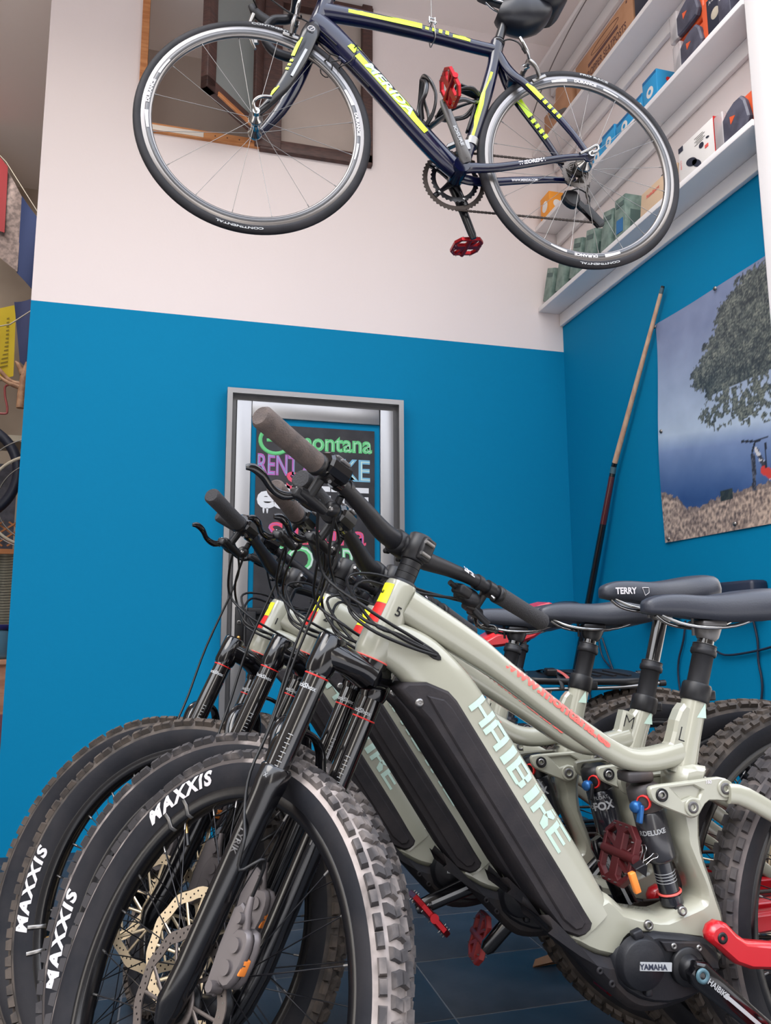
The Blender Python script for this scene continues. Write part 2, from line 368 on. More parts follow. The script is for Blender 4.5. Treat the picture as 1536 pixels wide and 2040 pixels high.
# opened casement, hinged on the mullion and swinging towards the room
sash = put('open_casement', None, win, T(0.325, 3.56, WZ0+0.035) @ RZ(math.atan2(3.255-3.56, 0.045-0.325)))
SW = 0.41; SH = 0.85
mb = MB(); mb.box((SW/2, 0, 0.03), (SW, 0.04, 0.06), bev=0.004); mb.box((SW-0.03, 0, SH/2), (0.06, 0.04, SH), bev=0.004); mb.box((0.03, 0, SH/2), (0.06, 0.04, SH), bev=0.004)
mb.build('sash_frame', ['brown_wood'], sash)
mb = MB(); mb.box((SW*0.42, 0.023, 0.008), (SW*0.8, 0.008, 0.02)); mb.build('bare_edge', ['raw_wood'], sash)
mb = MB(); mb.box((SW*0.18, 0.0285, 0.012), (0.10, 0.002, 0.018)); mb.build('tape_strip', ['old_tape'], sash)
mb = MB(); mb.box((SW/2, 0, SH/2+0.02), (SW-0.11, 0.006, SH-0.1)); mb.build('pane', ['window_glass'], sash)
mb = MB(); mb.add([(0,0,0),(0.10,0.01,0.02),(0.13,0.0,0.09),(0.04,-0.01,0.08),(-0.10,0,0.0),(-0.08,0.01,0.03)], [(0,1,2,3),(0,3,5,4)], 0, False)
mb.build('plastic_wrap', ['bag_clear'], None, T(-0.03, 3.22, 3.80), label='scrap of clear plastic film caught on the open casement', cat='film')

# aluminium door in the back wall
door = put('door_1', None, kind='structure')
X0, X1, ZT = 0.206, 1.05, 2.008
mb = MB(); F = DY-0.03
mb.box((X0+0.012, F, ZT/2), (0.024, 0.07, ZT)); mb.box((X1-0.012, F, ZT/2), (0.024, 0.07, ZT)); mb.box(((X0+X1)/2, F, ZT-0.012), (X1-X0-0.048, 0.07, 0.024))
mb.build('door_frame', ['aluminium'], door)
mb = MB(); mb.box((X0+0.034, F+0.018, (ZT-0.024)/2), (0.02, 0.03, ZT-0.024)); mb.box((X1-0.034, F+0.018, (ZT-0.024)/2), (0.02, 0.03, ZT-0.024)); mb.box(((X0+X1)/2, F+0.018, ZT-0.036), (X1-X0-0.088, 0.03, 0.024))
mb.build('door_gasket', ['aluminium_dark'], door)
leaf = put('door_leaf', None, door)
mb = MB()
for (x, z, w, h) in ((X0+0.08, 0.98, 0.07, 1.96), (X1-0.078, 0.98, 0.068, 1.96), ((X0+X1)/2, 1.921, X1-X0-0.23, 0.078), ((X0+X1)/2, 0.1, X1-X0-0.23, 0.16)): mb.box((x, F+0.006, z), (w, 0.03, h), bev=0.003)
mb.build('leaf_profile', ['aluminium'], leaf)
mb = MB(); mb.box(((X0+X1)/2, F+0.014, 1.0), (X1-X0-0.2, 0.012, 1.78)); mb.build('leaf_panel', ['blue_wall'], leaf)
mb = MB(); mb.box((0.286, F-0.012, 0.905), (0.04, 0.008, 0.20), bev=0.003); lk = mb.build('lock_plate', ['black_plastic'], door)
mb = MB(); mb.lathe([(0.0, 0.004), (0.009, 0.004), (0.009, 0)], (0.284, F-0.016, 0.868), (0, -1, 0), 14); mb.box((0.284, F-0.018, 0.85), (0.009, 0.005, 0.026), bev=0.002); mb.build('key_cylinder', ['brass'], lk)
mb = MB(); mb.lathe([(0.006, 0.003), (0.010, 0.003), (0.010, 0)], (0.284, F-0.016, 0.935), (0, -1, 0), 14)
for z in (0.82, 0.99): mb.lathe([(0.0, 0.002), (0.004, 0.002), (0.004, 0)], (0.286, F-0.016, z), (0, -1, 0), 8)
mb.build('handle_spindle', ['steel'], lk)
mb = MB(); mb.box((0.335, F-0.02, 0.90), (0.045, 0.05, 0.17), bev=0.005); mb.box((0.38, F-0.02, 0.985), (0.12, 0.03, 0.03), bev=0.004); mb.build('latch_case', ['black_matte'], door)

# chalkboard menu fixed on the door
cb = thing('chalkboard', 'black chalkboard with coloured hand lettering fixed to the aluminium door', 'chalkboard', T(0.627, F-0.004, 1.37))
CBW, CBH = 0.566, 0.96
mb = MB(); mb.box((0, 0, 0), (CBW, 0.008, CBH), bev=0.002); mb.build('board', ['chalkboard'], cb)
def chalk(txt, x, z, size, m1, m2=None, width=None, **kw):
    mb = MB(); text(mb, txt, lambda u, v: (x+u, -0.0046, z+v), size, 0, width, **kw)
    if m2: text(mb, txt, lambda u, v: (x+u, -0.0052, z+v), size, 1, width, bold=-0.004 if size > 0.1 else -0.003, **{k: v for k, v in kw.items() if k != 'bold'})
    mb.build('chalk_lettering', [m1, m2 or m1], cb)
mb = MB()
pts = [(-0.195+0.070*cos(a), -0.0046, 0.405+0.062*sin(a)) for a in [RAD(d) for d in range(20, 331, 14)]]
mb.tube(pts, (0.0006, 0.0105), 6, side=(0, 1, 0)); mb.tube([(-0.235, -0.0046, 0.405), (-0.13, -0.0046, 0.41)], (0.0006, 0.009), 6, side=(0, 1, 0)); mb.build('chalk_lettering', ['chalk_green'], cb)
chalk('montana', 0.085, 0.405, 0.115, 'chalk_green', 'chalk_pale', bold=0.004, width=0.37)
chalk('RENT', -0.18, 0.285, 0.135, 'chalk_purple', 'chalk_blue', bold=0.004, width=0.19)
chalk('A', -0.03, 0.285, 0.12, 'chalk_purple', 'chalk_blue', bold=0.004)
chalk('BIKE', 0.14, 0.275, 0.145, 'chalk_blue', 'chalk_pale', bold=0.004, width=0.24)
chalk('Se', -0.09, 0.215, 0.11, 'chalk_red', bold=0.003)
chalk('eSKETE', -0.01, 0.135, 0.15, 'chalk_white', bold=0.006, width=0.53)
chalk('"', -0.235, 0.045, 0.10, 'chalk_white')
chalk('SiLtura', 0.01, -0.035, 0.14, 'chalk_red', 'chalk_purple', bold=0.002, width=0.46)
chalk('CO', -0.13, -0.155, 0.17, 'chalk_green', 'chalk_pale', bold=0.004, width=0.24)
chalk('V', 0.04, -0.16, 0.16, 'chalk_blue', bold=0.006)
chalk('ERA', 0.17, -0.175, 0.21, 'chalk_green', 'chalk_pale', bold=0.003, width=0.21)

# wall shelves on the right
SHX = BX-0.1415
for k, z in enumerate((2.578, 3.035, 3.472, 3.93)):
    sh = thing('wall_shelf', ('lowest', 'second lowest', 'third', 'topmost')[k]+' white wall shelf on the right wall', 'shelf', T(BX, 2.79, z), 'white shelves up the right wall')
    mb = MB(); mb.box((-0.0725, 0, 0), (0.143, 1.605, 0.024), bev=0.002); mb.build('shelf_board', ['shelf_white'], sh)
    mb = MB(); mb.box((-0.012, 0, -0.046), (0.022, 1.6, 0.066), bev=0.003); mb.build('shelf_batten', ['shelf_white'], sh)

# poster with a printed photograph: one flat sheet, its print computed per point
PY0, PY1, PZ0, PZ1 = 2.79, 2.01, 1.25, 2.19
from mathutils import noise
tree = [(2.10,2.2),(2.148,2.176),(2.221,2.178),(2.278,2.157),(2.332,2.127),(2.367,2.115),(2.4,2.074),(2.426,2.015),(2.491,1.976),(2.507,1.926),(2.572,1.912),(2.563,1.838),(2.48,1.80),(2.54,1.711),(2.463,1.651),(2.348,1.66),(2.264,1.615),(2.205,1.615),(2.10,1.60)]
rock = [(2.80,1.465),(2.74,1.44),(2.687,1.416),(2.647,1.368),(2.573,1.363),(2.452,1.377),(2.377,1.384),(2.296,1.388),(2.204,1.39),(2.0,1.40)]
def inpoly(x, y, P):
    c = False; j = len(P)-1
    for i in range(len(P)):
        if (P[i][1] > y) != (P[j][1] > y) and x < (P[j][0]-P[i][0])*(y-P[i][1])/(P[j][1]-P[i][1])+P[i][0]: c = not c
        j = i
    return c
def lerp3(a, b, t): t = max(0, min(1, t)); return tuple(a[i]+(b[i]-a[i])*t for i in range(3))
def segd(y, z, a, b):
    v = Vector((b[0]-a[0], b[1]-a[1])); w = Vector((y-a[0], z-a[1])); t = max(0, min(1, w.dot(v)/v.length_squared)); return (w-v*t).length
def wheelr(y, z, c, r): return abs(math.hypot(y-c[0], z-c[1])-r)
def picture(y, z):
    n1 = noise.fractal(Vector((y*9, z*9, 0)), 1, 2, 4); n2 = noise.fractal(Vector((y*38, z*38, 3)), 1, 2, 4); n3 = noise.fractal(Vector((y*90, z*60, 9)), 1, 2, 3)
    hz = 1.70-(2.8-y)*0.14
    sky = lerp3((176, 192, 212), (118, 130, 162), (z-hz)/0.42) if z > hz else lerp3((176, 192, 212), (116, 136, 176), (hz-z)/0.07) if hz-z < 0.07 else lerp3((116, 136, 176), (42, 72, 124), (hz-z-0.07)/0.20)
    c = lerp3(sky, tuple(min(255, q+14) for q in sky), n1*0.6+0.4)
    rz = None
    for i in range(len(rock)-1):
        if rock[i][0] >= y >= rock[i+1][0]:
            t = (rock[i][0]-y)/(rock[i][0]-rock[i+1][0]); rz = rock[i][1]+(rock[i+1][1]-rock[i][1])*t
    if rz is not None and z < rz+n2*0.012+0.004:
        c = lerp3((88, 76, 74), (202, 178, 160), 0.62+n3*0.9+n1*0.25)
        if z > rz-0.014: c = lerp3(c, (70, 62, 66), 0.35)
    # standing bicycle and a bag at the edge of the rocks
    D = min(segd(y, z, (2.312, 1.565), (2.245, 1.55))*1.0, segd(y, z, (2.245, 1.55), (2.19, 1.552)), segd(y, z, (2.247, 1.55), (2.268, 1.507)))
    if D < 0.004: c = (34, 36, 46)
    if segd(y, z, (2.262, 1.50), (2.266, 1.385)) < 0.010 and z > 1.36: c = (46, 48, 60) if n3 > -0.1 else (86, 90, 104)
    if segd(y, z, (2.245, 1.52), (2.19, 1.41)) < 0.009: c = (208, 206, 206) if n2 > -0.15 else (60, 60, 70)
    if segd(y, z, (2.215, 1.44), (2.16, 1.40)) < 0.016: c = (204, 64, 56)
    if segd(y, z, (2.20, 1.53), (2.205, 1.45)) < 0.004: c = (36, 38, 48)
    if abs(y-2.41)/0.034 + 0 < 1 and abs(z-1.385) < 0.021: c = (56, 64, 60) if n2 > 0 else (38, 46, 50)
    yy = y+n2*0.03; zz = z+n3*0.02+n2*0.02
    if inpoly(yy, zz, tree):
        if not (z < 1.78 and n2+n1*0.5 < -0.12): c = lerp3((40, 50, 56), (138, 142, 130), 0.36+noise.fractal(Vector((y*150, z*150, 5)), 1, 2, 3)*0.9+n2*0.5+n1*0.25)
    return c
NY, NZ = 150, 190
vs = []; cols = []
for j in range(NZ+1):
    for i in range(NY+1):
        y = PY0+(PY1-PY0)*i/NY; z = PZ0+(PZ1-PZ0)*j/NZ
        e = (1-i/NY)**6; wob = 0.016*sin((z-1.25)*5.2+0.4)*e
        bulge = 0.004+0.006*(0.5+0.5*sin(z*8))*e+0.003*sin(y*14)*0.5+0.0015
        vs.append((BX-bulge, y+wob, z-0.005*sin((PY0-y)*4)*(j/NZ))); cols.append(picture(y, z))
me = bpy.data.meshes.new('poster'); me.from_pydata(vs, [], [(j*(NY+1)+i, j*(NY+1)+i+1, (j+1)*(NY+1)+i+1, (j+1)*(NY+1)+i) for j in range(NZ) for i in range(NY)])
ca = me.color_attributes.new('print', 'FLOAT_COLOR', 'POINT'); ca.data.foreach_set('color', [q for c in cols for q in (*lin([max(0, min(255, v)) for v in c]), 1)])
pm = mat('poster_print', (255, 255, 255), 0.42); n_ = pm.node_tree; at = n_.nodes.new('ShaderNodeVertexColor'); at.layer_name = 'print'; n_.links.new(at.outputs[0], n_.nodes['Principled BSDF'].inputs['Base Color'])
me.materials.append(pm); me.polygons.foreach_set('use_smooth', [True]*len(me.polygons))
post = put('poster', None, None, None, 'large printed poster of a pine above a blue sea pinned on the right wall', 'poster')
sh_ = put('printed_sheet', me, post)
for (y, z) in ((2.385, 2.178), (2.775, 2.178), (2.773, 1.717), (2.37, 1.272), (2.765, 1.262)):
    mb = MB(); mb.lathe([(0, 0.006), (0.004, 0.005), (0.008, 0.002), (0.009, 0)], (BX-0.014, y, z), (-1, 0, 0), 12); mb.lathe([(0.002, 0.02), (0.002, 0)], (BX, y, z), (-1, 0, 0), 6)
    mb.build('wall_screw', ['steel'], post)

# pool cue leaning in the corner by the poster
P0 = Vector((1.90, 3.59, 0.0)); tip = Vector((1.937, 2.687, 2.321)); 
cue = thing('pool_cue', 'long pool cue with pale shaft and black butt leaning on the blue wall', 'cue')
jn = Vector((1.925, 3.111, 1.634)); low = Vector((1.91, 3.44, 1.004))
d1 = (tip-jn); d2 = (low-jn).normalized(); foot = jn+d2*1.60
d2 = (Vector((1.885, 3.56, 0.50))-jn)
def cuept(t): return jn+d1.normalized()*t if t > 0 else jn+d2.normalized()*(-t)
L1 = d1.length
def cseg(name, a, b, ra, rb, m): mb = MB(); mb.tube([cuept(a), cuept(b)], [ra, rb], 14); mb.build(name, [m], cue)
cseg('shaft', 0.02, L1-0.03, 0.0125, 0.0085, 'cue_wood'); cseg('ferrule', L1-0.03, L1-0.006, 0.0088, 0.0085, 'teal_ring'); cseg('leather_tip', L1-0.006, L1+0.002, 0.0085, 0.007, 'cue_black')
cseg('joint_collar', 0.02, 0.0, 0.013, 0.013, 'cue_black'); cseg('joint_ring', 0.0, -0.03, 0.0135, 0.0135, 'teal_ring'); cseg('lower_collar', -0.03, -0.045, 0.0138, 0.0138, 'cue_black')
cseg('red_forearm', -0.045, -0.27, 0.0138, 0.0155, 'cue_red'); cseg('black_butt', -0.27, -d2.length, 0.0155, 0.018, 'cue_black')
# ------------------------------------------------------------------ bicycle wheels
_mc = {}
def cached(key, fn):
    if key not in _mc: _mc[key] = fn()
    return _mc[key]
SIDE = [(0.309, 0.0165), (0.318, 0.0235), (0.333, 0.0295), (0.345, 0.029), (0.354, 0.0255), (0.362, 0.018), (0.3655, 0.008)]
def side_y(r):
    for (r0, y0), (r1, y1) in zip(SIDE, SIDE[1:]):
        if r0 <= r <= r1: return y0+(y1-y0)*(r-r0)/(r1-r0)
    return SIDE[0][1] if r < SIDE[0][0] else SIDE[-1][1]
def mtb_tyre(dusty):
    mb = MB(); prof = [(r, y) for r, y in SIDE]+[(r, -y) for r, y in SIDE[::-1]]
    kk = [1, 1, 1, 2, 2, 2, 2, 2, 2, 2, 1, 1, 1]; kk = [0 if k == 1 else 1 for k in kk]
    mb.lathe(prof, n=120, mi=kk)
    N = 88
    def knob(th, yc, w, l, r0, r1, tilt, skew=0):
        rad = Vector((cos(th), 0, sin(th))); tg = Vector((-sin(th), 0, cos(th))); ax = Vector((0, 1, 0))
        nr = (rad*cos(tilt)+ax*sin(tilt)).normalized(); tr = (ax*cos(tilt)-rad*sin(tilt)).normalized()
        c0 = rad*r0+ax*yc; vs = []
        for h, q in ((0, 1.15), (r1-r0, 0.9)):
            for a, b in ((-1, -1), (1, -1), (1, 1), (-1, 1)): vs.append(c0+nr*h+tr*(a*w/2*q)+tg*(b*l/2*q+a*skew))
        mb.add(vs, [(4, 5, 6, 7), (0, 1, 5, 4), (1, 2, 6, 5), (2, 3, 7, 6), (3, 0, 4, 7)], 2, False)
    for i in range(N):
        th = 2*pi*i/N; h = 2*pi/N
        if i % 2 == 0:
            for s in (-1, 1): knob(th, s*0.0070, 0.0125, 0.0165, 0.3645, 0.3715, s*0.12, s*0.002)
        else:
            for s in (-1, 1): knob(th, s*0.0078, 0.0135, 0.0135, 0.3645, 0.3712, s*0.12, -s*0.002)
        for s in (-1, 1): knob(th+(h/2 if i % 2 else 0.35*h), s*0.0228, 0.0100, 0.0185 if i % 2 else 0.0175, 0.3565, 0.3672, s*0.80, 0)
    return mb.mesh('tyre', ['rubber_side', ('rubber_tread', 'rubber_dust', 'tread_mid')[int(dusty)], ('knob_brown', 'knob_dust', 'knob_mid')[int(dusty)]])
def mtb_rim():
    mb = MB(); mb.lathe([(0.291, 0.010), (0.294, 0.0150), (0.309, 0.0172), (0.312, 0.0165), (0.312, -0.0165), (0.309, -0.0172), (0.294, -0.0150), (0.291, -0.010), (0.2895, 0)], n=96, closed=True); return mb.mesh('wheel_rim', ['rim_black'])
def spoke(side, lead, R=0.291, rf=0.029, yf=0.03, r=0.0011, a0=0.55, m='spoke_black', nip='steel'):
    mb = MB(); a = a0*lead
    p0 = Vector((rf*cos(a*2.2), side*yf, rf*sin(a*2.2))); p1 = Vector((R, side*0.003, 0)); d = (p1-p0)
    mb.tube([p0, p0+d*0.96], r, 5, cap=False); mb.tube([p0+d*0.955, p1], r*1.9, 6, mi=1)
    return mb.mesh('spoke', [m, nip])
def mtb_hub():
    mb = MB(); mb.lathe([(0.0, 0.055), (0.012, 0.055), (0.014, 0.036), (0.029, 0.034), (0.030, 0.028), (0.017, 0.02), (0.016, -0.02), (0.030, -0.028), (0.029, -0.034), (0.014, -0.036), (0.012, -0.055), (0, -0.055)], n=24); return mb.mesh('hub', ['black_plastic'])
def rotor_mesh(dirty):
    mb = MB(); Ri, Ro = 0.084, 0.1015; n = 72; out = []; inn = []
    for i in range(n):
        a = 2*pi*i/n; wv = 0.0016*cos(a*12); out.append(((Ro+wv)*cos(a), (Ro+wv)*sin(a))); inn.append(((Ri+wv)*cos(a), (Ri+wv)*sin(a)))
    mb.prism(out, -0.001, 0.001, holes=[inn])
    for k in range(6):
        a = 2*pi*k/6
        for da, w in ((0.55, 0.0035), (0.15, 0.003)):
            p0 = Vector((0.030*cos(a), 0, 0.030*sin(a))); p1 = Vector((0.085*cos(a+da), 0, 0.085*sin(a+da))); mb.tube([p0, p0.lerp(p1, 0.5)+Vector((0, 0, 0)), p1], (0.001, w), 6, side=(0, 1, 0))
    mb.lathe([(0.022, 0.0015), (0.034, 0.0015), (0.034, -0.0015), (0.022, -0.0015)], n=24, closed=True)
    for k in range(24):
        for j, rr in enumerate((0.0885, 0.0925, 0.0965)):
            a = 2*pi*(k+j*0.33)/24
            for s in (-1, 1):
                mb.lathe([(0, 0.0012), (0.0017, 0.0012)], (rr*cos(a), 0, rr*sin(a)), (0, s, 0), 6, mi=1)
    return mb.mesh('brake_rotor', ['rotor_dirty' if dirty else 'rotor_gold', 'black_gloss'])
def tyre_text(ang, txt='MAXXIS', size=0.030, r0=0.329, m='white_print', adv=None, face=1, spacing=1.25):
    mb = MB(); a0 = RAD(ang)
    def fn(x, y):
        r = r0+y; th = a0+face*x/r0
        return Vector((r*cos(th), face*(side_y(r)+0.0013), r*sin(th)))
    text(mb, txt, fn, size, 0, 0.165, cuts=7, bold=0.0014, shear=0.2, spacing=spacing); return mb.mesh('tyre_lettering', [m])
def make_wheel(name, parent, mx, rotor=True, dusty=False, rotor_dirty=False, letters=(), rear=False, valve=None):
    w = put(name, cached('rim', mtb_rim), parent, mx)
    put('tyre', cached(('tyre', dusty), lambda: mtb_tyre(dusty)), w)
    put('hub', cached('hub', mtb_hub), w)
    if rotor: put('brake_rotor', cached(('rot', rotor_dirty), lambda: rotor_mesh(rotor_dirty)), w, T(0, 0.047, 0))
    for i in range(28):
        s = 1 if i % 2 else -1; l = 1 if (i//2) % 2 else -1
        put('spoke', cached(('sp', s, l), lambda: spoke(s, l)), w, RY(-2*pi*i/28))
    for a in letters: put('tyre_lettering', cached(('tt', a), lambda: tyre_text(a)), w)
    if valve is not None:
        a = RAD(valve); d = Vector((cos(a), 0, sin(a))); mb = MB(); mb.tube([d*0.292, d*0.272], 0.003, 8); mb.tube([d*0.272, d*0.250], 0.0038, 8, mi=1); mb.build('valve', ['brass', 'black_plastic'], w)
        for q in (-0.075, 0.075):
            mb = MB()
            pts = []
            for (r, y) in ((0.318, 0.0245), (0.309, 0.018), (0.293, 0.0155), (0.289, 0.005)): pts.append(Vector((r*cos(a+q), y, r*sin(a+q))))
            mb.tube(pts, (0.0045, 0.0006), 6, side=Vector((-sin(a), 0, cos(a))))
            mb.build('rim_sticker', ['steel'], w)
    return w

# ------------------------------------------------------------------ shared small parts
def pedal_mesh(mname):
    mb = MB(); o = [(-0.05, -0.028), (-0.032, -0.052), (0.032, -0.052), (0.05, -0.028), (0.05, 0.028), (0.032, 0.052), (-0.032, 0.052), (-0.05, 0.028)]
    i1 = [(-0.040, -0.022), (-0.028, -0.042), (0.028, -0.042), (0.040, -0.022), (0.034, -0.012), (-0.034, -0.012)]
    i2 = [(-a, -b) for a, b in i1]
    mb.prism(o, -0.006, 0.006, bev=0.0015, holes=[i1, i2], axis='z')
    mb.tube([(0, -0.056, 0), (0, 0.05, 0)], 0.009, 12); mb.box((-0.018, 0.026, 0), (0.007, 0.034, 0.011), Matrix.Rotation(0.4, 3, 'Z')); mb.box((0.018, -0.026, 0), (0.007, 0.034, 0.011), Matrix.Rotation(0.4, 3, 'Z'))
    for (x, y) in ((-0.045, -0.02), (-0.045, 0.0), (-0.045, 0.02), (0.045, -0.02), (0.045, 0), (0.045, 0.02), (-0.025, -0.047), (0.025, -0.047), (-0.025, 0.047), (0.025, 0.047)):
        for s in (-1, 1): mb.tube([(x, y, s*0.005), (x, y, s*0.0105)], 0.0014, 5, mi=1)
    mb.tube([(0, 0.05, 0), (0, 0.068, 0)], 0.006, 10, mi=1)
    return mb.mesh('pedal', [mname, 'steel'])
def crank_mesh(L=0.165):
    mb = MB(); path = [(0, 0, 0), (L*0.25, 0.0, 0), (L*0.7, 0.004, 0), (L, 0.006, 0)]
    mb.tube([(-0.014, 0, 0)]+path+[(L+0.012, 0.006, 0)], [(0.009, 0.012), (0.013, 0.021), (0.011, 0.0195), (0.009, 0.0165), (0.009, 0.016), (0.007, 0.009)], 14, side=(0, 1, 0), ex=3.2)
    return mb.mesh('crank_arm', ['black_gloss'])
def crank_print():
    mb = MB(); mb.box((0.095, 0.0145, 0), (0.095, 0.0012, 0.006)); text(mb, 'HAIBIKE', lambda x, y: (0.032+x, 0.0155, -y), 0.012, bold=0.0003); return mb.mesh('crank_print', ['silver_print'])
def saddle_parts(parent, mx, main='saddle_vinyl', panel=None, word=None):
    st = [(0.062, 0.006, -0.016, 0.012), (0.055, 0.017, -0.008, 0.024), (0.03, 0.0215, 0.0, 0.036), (-0.01, 0.024, 0.002, 0.040), (-0.06, 0.031, 0.0, 0.044), (-0.10, 0.046, 0.004, 0.052), (-0.14, 0.062, 0.010, 0.058), (-0.175, 0.070, 0.013, 0.058), (-0.205, 0.066, 0.012, 0.050), (-0.222, 0.045, 0.006, 0.034), (-0.228, 0.015, -0.002, 0.014)]
    mb = MB(); n = 15; rings = []
    P = smooth([(x, w, z) for x, w, z, d in st], 3); Dp = srad([d for *_, d in st], 3)
    for p, d in zip(P, Dp):
        x, w, z = p; r = []
        for k in range(n):
            t = -1+2*k/(n-1); a = t*pi/2*1.0
            yy = w*math.copysign(min(1, abs(sin(a))**0.75*1.0), a) if abs(t) < 0.999 else w*math.copysign(1, t)*0.93
            zz = z-d*(abs(t)**3.2)
            r.append((x, yy, zz))
        rings.append(r)
    vs = [v for r in rings for v in r]; fs = []
    for i in range(len(rings)-1):
        for k in range(n-1): fs.append((i*n+k, i*n+k+1, (i+1)*n+k+1, (i+1)*n+k))
        fs.append((i*n, i*n+n-1, (i+1)*n+n-1, (i+1)*n)[::-1])
    fs.append(tuple(range(n))); fs.append(tuple((len(rings)-1)*n+k for k in range(n))[::-1]); mb.add(vs, fs)
    s = mb.build('saddle', [main], parent, mx)
    mb = MB()
    for sd in (-1, 1): mb.tube(smooth([(0.03, sd*0.010, -0.035), (0.0, sd*0.018, -0.050), (-0.05, sd*0.022, -0.058), (-0.11, sd*0.022, -0.055), (-0.15, sd*0.03, -0.042), (-0.18, sd*0.04, -0.028)], 3), 0.0035, 8)
    mb.build('saddle_rail', ['chrome'], s)
    if word:
        mb = MB(); text(mb, word, lambda x, y: (0.012-x, 0.0262, -0.021+y+x*0.02), 0.018, bold=0.0006)
        mb.tube([(-0.030, 0.0268, -0.014), (-0.036, 0.027, -0.030), (-0.046, 0.0275, -0.024), (-0.046, 0.0275, -0.014), (-0.030, 0.0268, -0.014)], 0.0008, 4); mb.build('saddle_lettering', ['white_print'], s)
    if panel:
        mb = MB(); mb.prism(sm2([(0.10, -0.050), (0.05, -0.030), (-0.02, -0.026), (-0.07, -0.026), (-0.110, -0.016), (-0.098, -0.045), (-0.06, -0.066), (0.0, -0.070), (0.07, -0.066)], 2), -0.052, 0.052, bev=0.008); mb.build('red_side_panel', ['red_paint'], s)
        mb = MB(); mb.prism(sm2([(-0.03, 0.004), (-0.06, 0.020), (-0.12, 0.026), (-0.125, 0.015), (-0.09, 0.0), (-0.05, -0.004)], 2), -0.03, 0.066, bev=0.004); mb.build('red_top_panel', ['red_paint'], s)
    return s
LET = {'H': [[(0,0),(.24,0),(.24,1),(0,1)], [(.76,0),(1,0),(1,1),(.76,1)], [(.24,.42),(.76,.42),(.76,.58),(.24,.58)]],
 'A': [[(0,0),(.24,0),(.24,1),(.16,1),(0,.86)], [(.76,0),(1,0),(1,1),(.76,1)], [(.24,.82),(.76,.82),(.76,1),(.24,1)], [(.24,.32),(.76,.32),(.76,.48),(.24,.48)]],
 'I': [[(.33,0),(.67,0),(.67,1),(.33,1)]],
 'B': [[(0,0),(.24,0),(.24,1),(0,1)], [(.76,.06),(1,.12),(1,.44),(.76,.48)], [(.76,.52),(1,.56),(1,.9),(.76,1)], [(.24,0),(.76,0),(.76,.17),(.24,.17)], [(.24,.42),(.8,.42),(.8,.58),(.24,.58)], [(.24,.83),(.76,.83),(.76,1),(.24,1)]],
 'K': [[(0,0),(.24,0),(.24,1),(0,1)], [(.24,.42),(.6,.42),(.6,.58),(.24,.58)], [(.55,.40),(.72,0),(1,0),(1,.3),(.78,.5)], [(.55,.60),(.78,.5),(1,.7),(1,1),(.72,1)]],
 'E': [[(0,0),(.24,0),(.24,1),(0,1)], [(.24,0),(1,0),(1,.17),(.24,.17)], [(.24,.42),(.9,.42),(.9,.58),(.24,.58)], [(.24,.83),(1,.83),(1,1),(.24,1)]]}

